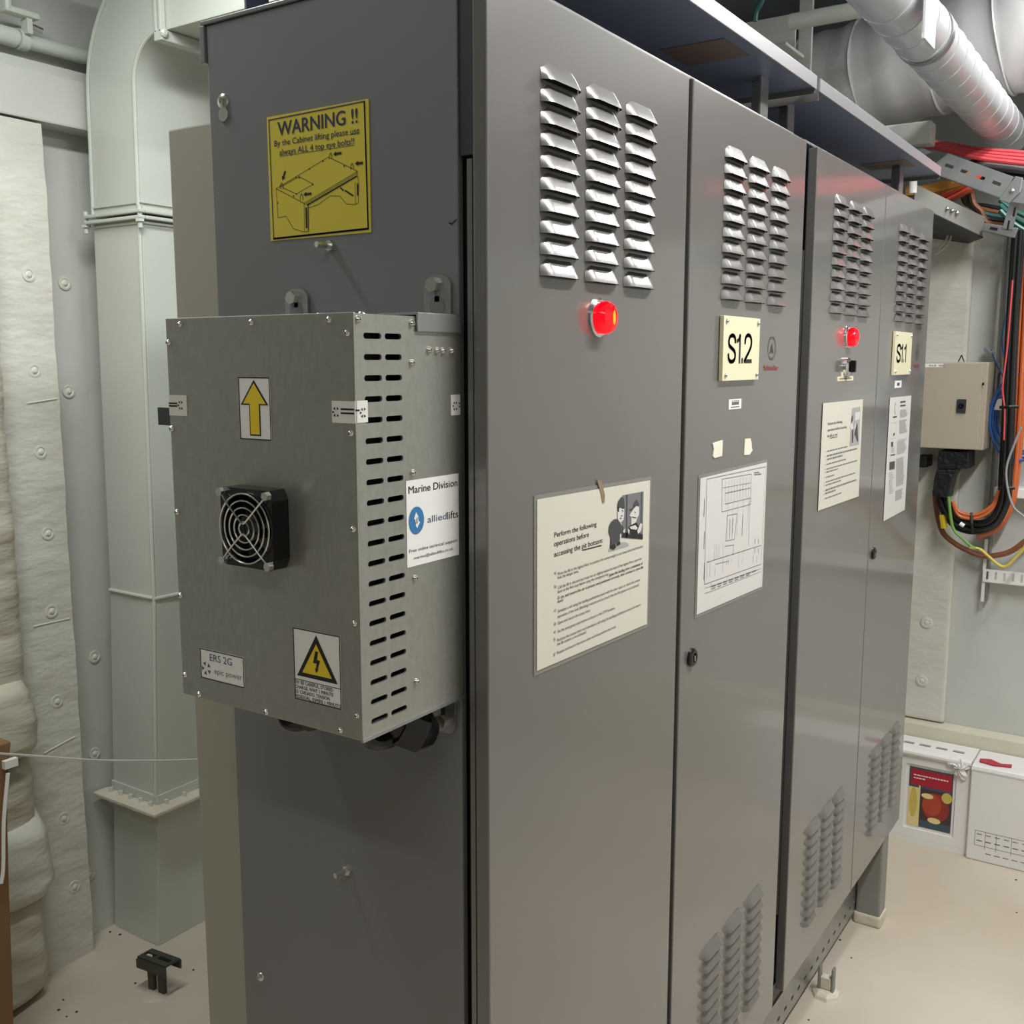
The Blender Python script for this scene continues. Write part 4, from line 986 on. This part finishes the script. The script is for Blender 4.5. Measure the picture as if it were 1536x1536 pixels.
# earth and brown wires below
cable([(1402, 735), (1406, 770), (1414, 798), (1432, 815), (1452, 826), (1475, 834), (1500, 832), (1520, 825), (1545, 806)], 3.175, .0105, 'cable_brown', 'brown cable sweeping right below the black loop')
cable([(1423, 745), (1426, 775), (1431, 795), (1444, 808), (1458, 820), (1470, 824)], 3.045, .0055, 'cable_green', 'green part of the earth wire below the sleeve')
cable([(1455, 821), (1470, 824), (1480, 832), (1496, 846), (1508, 850), (1520, 840), (1533, 826)], 3.045, .0055, 'cable_yellow', 'yellow-green earth wire sagging at the right edge')
q = on(1415, 780, 0, 3.09)
single('cable_tag', MB().tube([on(1413.5, 772, 0, 3.10), on(1416.5, 792, 0, 3.10)], .012, 8), 'yellow', 'bright yellow tag on the brown cable', 'tag')
single('cable_tag', MB().tube([on(1440, 785, 0, 3.06), on(1446, 789, 0, 3.06)], .008, 8), 'label_white', 'small white tag on the black cable loop', 'tag')
for (x0, y0, x1, y1, xx, lb) in ((1500, 611, 1528, 610, 3.005, 'black tie round the vertical bundle at the upper cleat'), (1498, 733, 1522, 732, 3.02, 'black tie round the vertical bundle at the lower cleat'), (1457, 769, 1459, 800, 3.07, 'black tie round the bottom of the cable loop')):
    single('cable_tie', MB().tube([on(x0, y0, 0, xx), on((x0+x1)/2, (y0+y1)/2, 0, xx-.01), on(x1, y1, 0, xx)], .006, 6), 'black', lb, 'cable tie')

# ------------------------------------------------------------------ overhead right: ducts, struts, cable run
ax = [(-.6, -.02, 2.75), (1.2, -.025, 2.75), (2.4, -.03, 2.75), (3.40, -.03, 2.75)]
sp = thing('spiral_duct', (1.5, -.02, 2.66), 'white round spiral duct running along the ceiling above the aisle', 'duct')
part('tube', MB().tube([(-.6, -.055, 2.75), (3.5, -.04, 2.75)], .074, 32), 'spiral_white', sp, smooth=True)
for k in range(15):
    x = 1.55+k*.125; pts = [(x+.05*t/6.283, -.0555+.0037*(x+.6)+.0742*math.cos(t), 2.75+.0742*math.sin(t)) for t in [2*math.pi*i/28 for i in range(29)]]
    part('spiral_seam', MB().tube(pts, .0022, 5), 'spiral_white', sp, smooth=True)
m = MB().lathe((1.98, -.046, 2.75), (1, 0, 0), [(0, .0745), (0, .078), (.03, .078), (.03, .0745)], 32); part('band', m, 'galv_smooth', sp, smooth=True)
hx = on(1380, 40, 1, -.115)
single('duct_hanger', MB().box(hx.x-.055, hx.x+.055, -.140, -.132, on(1380, 62, 1, -.125).z, ZC-.001), 'spiral_white', 'flat white hanger strap in front of the spiral duct', 'hanger', bevel=.002)
# big foil-wrapped duct
P = [(3.55, 1.5, 2.98), (3.45, 1.0, 2.98), (3.35, .6, 2.99), (3.30, .3, 3.02), (3.28, 0, 3.06), (3.26, -.4, 3.12), (3.22, -1.0, 3.16), (3.2, -2.4, 3.17)]
bd = thing('insulated_duct', (3.3, 0, 2.8), 'large white foil-wrapped duct crossing under the ceiling at upper right', 'duct')
m = MB(); P2 = spline(P, 8); rs = [.215+.006*math.sin(i*1.7) for i in range(len(P2))]
part('wrap', m.tube(P2, rs, 40), 'foil_white', bd, smooth=True)
for (i) in (14, 20, 27, 33):
    c = P2[i]; d = (P2[i+1]-P2[i-1]).normalized(); a = Vector((0, 0, 1)); b = d.cross(a).normalized(); a = b.cross(d)
    part('wrap_band', MB().tube([c+(a*math.cos(t)+b*math.sin(t))*(.219+.004*math.sin(5*t)) for t in [2*math.pi*k/36 for k in range(36)]], .005, 5, closed=True), 'foil_white', bd, smooth=True)
for pix in (((1262, 105), (1268, 85), (1285, 62)), ((1290, 130), (1296, 105), (1303, 85), (1312, 70)), ((1285, 140), (1305, 150), (1325, 182))):
    pass
# inverted T beam, pipe, column and square tube
q0 = on(1195, 20, 0, 2.8); q1 = on(1195, 72, 0, 2.8)
tb = thing('t_beam', (2.8, .9, q1.z), 'pale green inverted T-beam end above the canopy', 'beam')
part('web', MB().box(2.796, 2.804, q0.y, 2.0, q1.z, q0.z), 'duct_paint', tb, bevel=.002); part('flange', MB().box(2.70, 2.90, q0.y, 2.0, q1.z-.012, q1.z-.0005), 'duct_paint', tb, bevel=.002)
q0 = on(1197, 70, 0, 2.92); q1 = on(1217, 70, 0, 2.92)
single('hanger_column', MB().box(2.92, 2.935, q1.y, q0.y, 2.70, ZC-.001), 'duct_paint', 'pale flat hanger plate right of the T-beam', 'hanger', bevel=.002)
q0 = on(1197, 28, 0, 2.6); q1 = on(1288, 20, 0, 2.6)
single('white_pipe', MB().tube([(2.6, .535, 3.035), (2.6, .40, 3.035), (2.6, .12, 3.035), (2.6, .07, 3.05), (2.6, .05, 3.10), (2.6, .05, ZC-.001)], .027, 18), 'duct_paint', 'short white pipe between the T-beam and the spiral duct', 'pipe', smooth=True)
q0 = on(1397, 180, 0, 2.85); q1 = on(1330, 212, 0, 2.85)
single('square_tube', MB().box(2.85, 2.93, q0.y, .75, on(1397, 214, 0, 2.85).z, q0.z), 'duct_paint', 'white square tube end poking out above the canopy', 'beam', bevel=.004)
single('angle_plate', MB().prism([on(1372, 218, 0, 2.9), on(1398, 228, 0, 2.9), on(1385, 233, 0, 2.9), on(1370, 226, 0, 2.9)], (.02, 0, 0)), 'galv_smooth', 'small angle plate below the square tube', 'bracket')
single('green_cable', MB().tube(spline([on(1132, 32, 0, 2.6), on(1134, 18, 0, 2.6), on(1141, 5, 0, 2.6), on(1150, -20, 0, 2.6), on(1158, -60, 0, 2.6), (2.6, .55, ZC-.002)], 6), .010, 8), 'cable_teal', 'teal green cable hanging from the ceiling above the canopy', 'cable', smooth=True)
# sloping galvanised strut with slots
FSt = Frame(0, 2.93)
g = thing('slotted_strut', on(1470, 285, 0, 2.93), 'sloping galvanised strut with long slots at the upper right', 'strut')
pL = Vector(FSt.px(1413, 246)); pR = Vector(FSt.px(1512, 282)); dd = (pR-pL).normalized(); nn = Vector((-dd.y, dd.x)); Lh = (pR-pL).length
class Skew:
    ax = 0
    def p3(s, a, b, h=0): q = pL+dd*a+nn*b; return FSt.p3(q.x, q.y, h)
sk = Skew(); m = MB()
slotted(m, sk, 0, Lh, -.036, .036, [(.012+i*.058, .042+i*.058) for i in range(4)], .003, (-.004, .007))
m.prism([sk.p3(0, .036, 0), sk.p3(Lh, .036, 0), sk.p3(Lh, .036, -.04), sk.p3(0, .036, -.04)], sk.p3(0, .039)-sk.p3(0, .036)); m.prism([sk.p3(0, -.036, 0), sk.p3(Lh, -.036, 0), sk.p3(Lh, -.036, -.04), sk.p3(0, -.036, -.04)], sk.p3(0, -.039)-sk.p3(0, -.036))
poly(m, sk, [(0, -.036), (-.035, -.03), (0, .036)], .001)
part('channel', m, 'galv_smooth', g)
m = MB(); slab(m, sk, [(Lh-.008, -.045), (Lh+.03, -.045), (Lh+.045, 0), (Lh+.03, .045), (Lh+.005, .042)], .004, .010); part('joint_plate', m, 'galv_smooth', g, bevel=.002)
part('joint_bolt', MB().lathe(sk.p3(Lh+.018, -.005, .010), AX_S, [(0, .009), (.005, .008), (.007, 0)], 10), 'zinc', g)
m = MB(); slab(m, sk, [(Lh+.02, -.040), (Lh+.25, .01), (Lh+.25, .09), (Lh+.03, .040)], 0, .0035); part('channel', m, 'galv_smooth', g)
# hanging slotted bracket
hb = thing('hanger_bracket', on(1500, 350, 0, 3.0), 'pale slotted hanger bracket with foot channel at the right edge', 'bracket')
FH = Frame(0, 3.0); q = [FH.px(*p) for p in ((1517, 295), (1532, 298), (1519, 345), (1504, 343))]
m = slab(MB(), FH, q, 0, .004); part('arm', m, 'galv_smooth', hb)
for (x, y) in ((1521, 318), (1512, 338)): part('slot', slab(MB(), FH, [FH.px(x-2, y+7), FH.px(x+1, y+7), FH.px(x+3.5, y-7), FH.px(x+.5, y-7)], .0041, .0048), 'black', hb)
q = [FH.px(*p) for p in ((1474, 346), (1476, 334), (1527, 342), (1522, 357))]
part('foot', slab(MB(), FH, q, -.04, -.001), 'galv_smooth', hb, bevel=.002); part('slot', slab(MB(), FH, [FH.px(*p) for p in ((1484, 344), (1486, 340), (1497, 342), (1496, 346))], 0, .001), 'black', hb)
# cable ladder side rail behind the far cabinet
q0 = on(1372, 292, 0, 2.75); q1 = on(1476, 338, 0, 3.05); 
cl = thing('cable_ladder', (2.95, .1, 2.35), 'dark grey cable ladder rail sloping behind the far cabinet', 'cable tray')
m = MB().prism([q0+Vector((0, 0, .035)), q0-Vector((0, 0, .03)), q1-Vector((0, 0, .04)), q1+Vector((0, 0, .03))], (.004, .004, 0)); part('side_rail', m, 'post_grey', cl)
m = MB().prism([q0-Vector((0, 0, .03)), q1-Vector((0, 0, .04)), q1+Vector((.25, .12, -.04)), q0+Vector((.25, .25, -.03))], (0, 0, -.004)); part('tray_bed', m, 'dark_frame', cl)
for k in range(3):
    p = q0.lerp(q1, .45+.07*k); part('rail_bolt', MB().lathe(p+Vector((-.004, -.002, 0)), AX_S, [(0, .010), (.005, .008), (.007, 0)], 8), 'zinc', cl)
q = on(1369, 290, 0, 2.72)
part('upright', MB().cyl(q, q+Vector((0, 0, .075)), .013, 12), 'white_plastic', cl)
# overhead cable runs
def ocable(pix, x, r, matn, label_, group, dx=0):
    return cable(pix, x, r, matn, label_, 'overhead_cable', group, dx=dx)
for i in range(4): ocable([(1385, 212+i*2.2), (1420, 216+i*3), (1470, 224+i*4.5), (1545, 230+i*5.5)], 3.15-.02*i, .0085, 'cable_red', ('top', 'second', 'third', 'bottom')[i]+' red cable of the bundle crossing below the spiral duct', 'red overhead cables')
ocable([(1360, 288), (1385, 286), (1410, 281), (1440, 273), (1460, 262)], 3.02, .020, 'cable_amber', 'thick amber cable over the corner of the far cabinet', None)
for i in range(2): ocable([(1378, 304+i*10), (1400, 299+i*10), (1425, 289+i*10), (1450, 276+i*10), (1470, 262+i*10)], 3.075, .0125, 'cable_salmon', ('upper', 'lower')[i]+' salmon red cable below the amber ones at the cabinet corner', 'salmon overhead cables')
for i, (mt, nm) in enumerate((('cable_black', 'black'), ('cable_brown', 'brown'), ('cable_teal', 'teal'), ('cable_black', 'black'), ('cable_brown', 'brown'))):
    ocable([(1442+i*3, 275), (1444+i*4, 292+i*3), (1452+i*5, 306+i*3), (1480, 310+i*6), (1510, 316+i*6), (1545, 326+i*7)], 3.225-.026*i, .0105, mt, ('upper ', 'upper ', '', 'lower ', 'lower ')[i]+nm+' cable drooping below the slotted strut', nm+' drooping cables')
for i in range(4): ocable([(1452, 246+i*8), (1475, 238+i*9), (1505, 240+i*9), (1550, 246+i*9)], 3.22-.024*i, .0105, 'cable_black' if i != 1 else 'cable_grey', ('uppermost black', 'grey', 'third black', 'lowest black')[i]+' cable arching behind the slotted strut', 'arched overhead cables')
for i in range(3): ocable([(1500, 300+i*8), (1520, 315+i*10), (1550, 330+i*12)], 3.105-.019*i, .0090, 'cable_teal', ('upper', 'middle', 'lower')[i]+' teal cable at the right edge behind the hanger bracket', 'teal overhead cables')
ocable([(1428, 345), (1424, 362), (1412, 376), (1403, 382)], 3.1, .004, 'cord_clear', 'clear thin tube curling beside the far cabinet top', None)
ocable([(1424, 346), (1419, 360), (1408, 372), (1402, 375)], 3.1, .004, 'cord_clear', 'second clear thin tube curling beside the far cabinet top', None)

# ------------------------------------------------------------------ white crate and carton at the foot of the right wall
FC = Frame(0, 3.0)
cr = thing('white_crate', (3.08, .0, 0), 'white plastic crate with slotted rim and a printed food picture on its front', 'crate')
cy0, cy1 = -.1365, .40; CZ = .372
part('bottom', MB().box(3.0, 3.165, cy0, cy1, 0, .02), 'white_plastic', cr)
part('rear_panel', MB().box(3.15, 3.165, cy0, cy1, .0205, CZ), 'white_plastic', cr)
pic = [FC.px(*p) for p in ((1364, 1149), (1430, 1163), (1425, 1251), (1360, 1237))]
pa0 = (pic[0][0]+pic[3][0])/2; pa1 = (pic[1][0]+pic[2][0])/2; pb0 = (pic[2][1]+pic[3][1])/2; pb1 = (pic[0][1]+pic[1][1])/2
m = MB(); e = .012
plate(m, FC, -cy1, .0205, pa0-e, CZ, -.012, 0); plate(m, FC, pa1+e, .0205, -cy0, CZ, -.012, 0); plate(m, FC, pa0-e, .0205, pa1+e, pb0-e, -.012, 0); plate(m, FC, pa0-e, pb1+e, pa1+e, CZ, -.012, 0)
part('front_frame', m, 'white_plastic', cr)
part('recess_panel', plate(MB(), FC, pa0-e, pb0-e, pa1+e, pb1+e, -.012, -.008), 'white_carton', cr)
part('front_rim', MB().tube([(2.996, cy0, CZ-.004), (2.996, cy1, CZ-.004)], .013, 10), 'white_plastic', cr, smooth=True)
fr2 = type('T', (), {'ax': 2, 'p3': lambda s, a, b, h=0: Vector((b, -a, CZ+h))})()
sl = [(-cy1+.02+i*.062, -cy1+.062+i*.062) for i in range(8)]
part('slotted_rim', slotted(MB(), fr2, -cy1, -cy0, 3.002, 3.15, sl, .006, (3.062, 3.085)), 'white_plastic', cr)
for k in range(2): part('side_panel', MB().box(3.013, 3.149, (cy0 if k == 0 else cy1-.01), (cy0+.01 if k == 0 else cy1), .0205, CZ-.001), 'white_plastic', cr)
ppl = part('food_picture', plate(MB(), FC, pa0, pb0, pa1, pb1, -.0075, -.0065), 'paper', cr)
hp = -.006
mat('p_red', (176, 36, 56), .4); mat('p_teal', (66, 84, 96), .5); mat('p_tomato', (178, 72, 44), .4); mat('p_tomato2', (150, 50, 46), .4); mat('p_banana', (206, 186, 96), .5); mat('p_cream', (232, 214, 150), .5); mat('p_dark', (70, 52, 58), .5)
def pr2(matn, u0, v0, u1, v1, h): part('picture_area', rect(MB(), FC, pa0+(pa1-pa0)*u0, pb0+(pb1-pb0)*v0, pa0+(pa1-pa0)*u1, pb0+(pb1-pb0)*v1, h), matn, ppl)
def pe(matn, u, v, ru, rv, h):
    part('picture_area', disc(MB(), FC, pa0+(pa1-pa0)*u, pb0+(pb1-pb0)*v, (pa1-pa0)*ru, h, 20, ry=(pb1-pb0)*rv), matn, ppl)
pr2('p_teal', 0, 0, 1, 1, hp); pr2('p_cream', 0, 0, .26, .66, hp+.0004); pr2('p_red', .04, .70, .97, .97, hp+.0008); pr2('p_dark', .28, .12, 1, .66, hp+.0004)
pe('p_banana', .12, .40, .09, .26, hp+.0008); pr2('p_cream', .235, .0, .27, .7, hp+.0010); pe('p_tomato2', .64, .38, .31, .24, hp+.0008); pe('p_tomato', .55, .42, .22, .19, hp+.0012); pe('p_cream', .44, .55, .14, .045, hp+.0016); pe('p_cream', .62, .155, .15, .05, hp+.0016); pe('p_banana', .88, .58, .12, .09, hp+.0012)
m = MB(); rr = random.Random(2)
for row, (v, u0, u1) in enumerate(((.86, .10, .90), (.81, .10, .36))):
    u = u0
    while u < u1: L_ = rr.uniform(.03, .07); rect(m, FC, pa0+(pa1-pa0)*u, pb0+(pb1-pb0)*v, pa0+(pa1-pa0)*(u+L_), pb0+(pb1-pb0)*(v+.02), hp+.0012); u += L_+.015
part('picture_print', m, 'label_white', ppl)
bxk = thing('white_carton', (3.06, -.4, 0), 'glossy white carton with a printed form, right of the crate', 'carton')
FK = Frame(0, 2.975)
part('body', MB().box(2.975, 3.165, -.75, -.138, 0, .372), 'white_carton', bxk, bevel=.008, seg=3)
part('lid_edge', MB().box(2.972, 3.165, -.75, -.139, .355, .362), 'white_carton', bxk)
f0 = FK.px(1463, 1245); f1 = FK.px(1463, 1267); a0 = f0[0]; a1 = a0+.30
m = MB(); stroke(m, FK, [(a0, f1[1]), (a1, f1[1]), (a1, f0[1]), (a0, f0[1])], .0016, .0006, closed=True)
for a in (a0+.036, a0+.074, a0+.126, a0+.2): stroke(m, FK, [(a, f0[1]), (a, f1[1]-.01)], .0014, .0006)
for i in range(9): rect(m, FK, a0+.006+i*.031, f0[1]-.014, a0+.024+i*.031, f0[1]-.011, .0006); rect(m, FK, a0+.006+i*.031, f0[1]-.040, a0+.026+i*.031, f0[1]-.036, .0006)
for i in range(6): rect(m, FK, a0+.04+i*.03, f1[1]-.028, a0+.06+i*.03, f1[1]-.025, .0006)
part('printed_form', m, 'ink_grey', bxk)
z_ = .3735; q = [on(1469, 1143, 2, z_), on(1470, 1139, 2, z_), on(1486, 1140, 2, z_), on(1502, 1147, 2, z_), on(1518, 1148, 2, z_), on(1517, 1152, 2, z_), on(1490, 1149, 2, z_)]
single('red_strap', MB().prism(q, (0, 0, .004)), 'p_red', 'dark red strap lying on the white carton', 'strap')
def wrapf(u, v):
    t = u*2*math.pi; r_ = 1+.25*math.sin(3*t+1)+.18*math.sin(5*t)
    c_ = on(1440, 1152, 0, 2.99); k = v*r_
    return c_+Vector((-.012*math.cos(v*1.5)-.004*math.sin(9*u*6+v*7), .034*k*math.cos(t), .036*k*math.sin(t)))
single('plastic_wrap', MB().grid(wrapf, 40, 6), 'white_plastic', 'crumpled white plastic between crate and carton', 'wrap', smooth=True)

# ------------------------------------------------------------------ floor: bracket, clip, carton, cord, chips
fb = thing('floor_bracket', (.77, 1.80, 0), 'dark metal slotted bracket welded upright on the floor beside the duct', 'bracket')
zT = .105
def fl(x, y, z): return on(x, y, 2, z)
A0 = fl(206, 1437, zT); A1 = fl(228, 1425, zT); A2 = fl(270, 1440, zT); A3 = fl(258, 1447, zT)
ux = (A2-A1); vy = (A0-A1)
def tp(u, v, dz=0): return A1+ux*u+vy*v+Vector((0, 0, dz))
class TopF:
    ax = 2
    def p3(s, a, b, h=0): return tp(a, b, h)
m = slotted(MB(), TopF(), 0, 1, 0, 1, [(.06, .40), (.50, .92)], .006, (.36, .66))
m.prism([tp(0, 1, 0), tp(1, 1, 0), tp(1, 1, -.028), tp(0, 1, -.028)], vy.normalized()*.005); m.prism([tp(0, 0, 0), tp(1, 0, 0), tp(1, 0, -.028), tp(0, 0, -.028)], -vy.normalized()*.005)
part('top_channel', m, 'bracket_dark', fb)
for u in (.30, .66):
    b_ = tp(u, .75); e_ = ux.normalized()*.013
    m = MB().prism([b_-e_, b_+e_, Vector((b_.x, b_.y, 0))+e_*.8, Vector((b_.x, b_.y, 0))-e_*.8], -vy.normalized()*.012); part('leg', m, 'bracket_dark', fb)
b_ = tp(.5, .8)
part('weld_grout', MB().lathe((b_.x, b_.y, 0), (0, 0, 1), [(0, .045), (.004, .035), (.006, .02), (.006, 0)], 9), 'floor_paint', fb)
cp = thing('floor_clip', (1.82, .07, 0), 'small forked floor clip in rough white grout below the slotted rail', 'clip')
c_ = on(1224, 1487, 2, .0); c_.y = .045
part('grout', MB().lathe((c_.x, c_.y, 0), (0, 0, 1), [(0, .044), (.010, .040), (.018, .03), (.022, .016), (.022, 0)], 7), 'concrete_white', cp)
for dy in (-.024, .016): part('prong', MB().box(c_.x-.012, c_.x+.012, c_.y+dy, c_.y+dy+.008, .015, .092), 'post_grey', cp, bevel=.003)
part('prong_base', MB().box(c_.x-.012, c_.x+.012, c_.y-.0155, c_.y+.0155, .023, .06), 'concrete_white', cp, bevel=.003)
# brown carton at the left edge
e = on(17, 1112, 1, 1.70)
ct = thing('brown_carton', (e.x-.3, 1.8, 0), 'tall brown cardboard carton at the left edge of the floor', 'carton')
m = MB(); v = []
for px_, py_ in ((24, 1640), (20, 1500), (14, 1330), (11, 1200), (13, 1150), (17, 1112)):
    q = on(px_, py_, 1, 1.70); z = max(q.z, 0)
    v += [(e.x-.62, 1.70, z), (q.x, 1.70, z), (q.x, 1.90, z), (e.x-.62, 1.90, z)]
f = [(i*4+k, i*4+(k+1) % 4, i*4+4+(k+1) % 4, i*4+4+k) for i in range(5) for k in range(4)]+[(0, 1, 2, 3), (20, 21, 22, 23)]
part('body', m.add(v, f), 'cardboard', ct, bevel=.004)
part('strap', MB().tube(spline([on(12, 1160, 1, 1.685), on(6, 1230, 1, 1.685), on(5, 1300, 1, 1.685), on(2, 1325, 1, 1.685)], 6), .005, 6), 'label_white', ct, smooth=True)
part('buckle', MB().box(e.x-.03, e.x+.005, 1.684, 1.698, on(18, 1150, 1, 1.69).z, on(18, 1138, 1, 1.69).z), 'label_white', ct)
single('cord', MB().tube(spline([on(-20, 1129, 1, .95), on(40, 1133, 1, .95), on(140, 1140, 1, .94), on(230, 1141, 1, .93), on(300, 1139, 1, .92), on(330, 1137, 1, .90)], 6), .0024, 6), 'cord_clear', 'thin pale cord stretched across in front of the square duct', 'cord', smooth=True)
chips = [(203, 1475), (222, 1490), (88, 1515), (100, 1525), (115, 1518), (290, 1455), (1213, 1530), (1260, 1410), (1277, 1437), (1524, 1320), (1525, 1369), (95, 1500), (165, 1398), (180, 1402)]
for i, (x, y) in enumerate(chips):
    p = on(x, y, 2, 0); r_ = random.uniform(.003, .006)
    lb = 'tiny dark chip on the floor '+('at the lower left near the floor bracket' if x < 700 else 'to the right of the far cabinet')
    single('floor_chip', MB().lathe(p, (0, 0, 1), [(0, r_), (.002, r_*.8), (.003, 0)], 6), 'bracket_dark', lb, 'debris', 'floor chips left' if x < 700 else 'floor chips right')
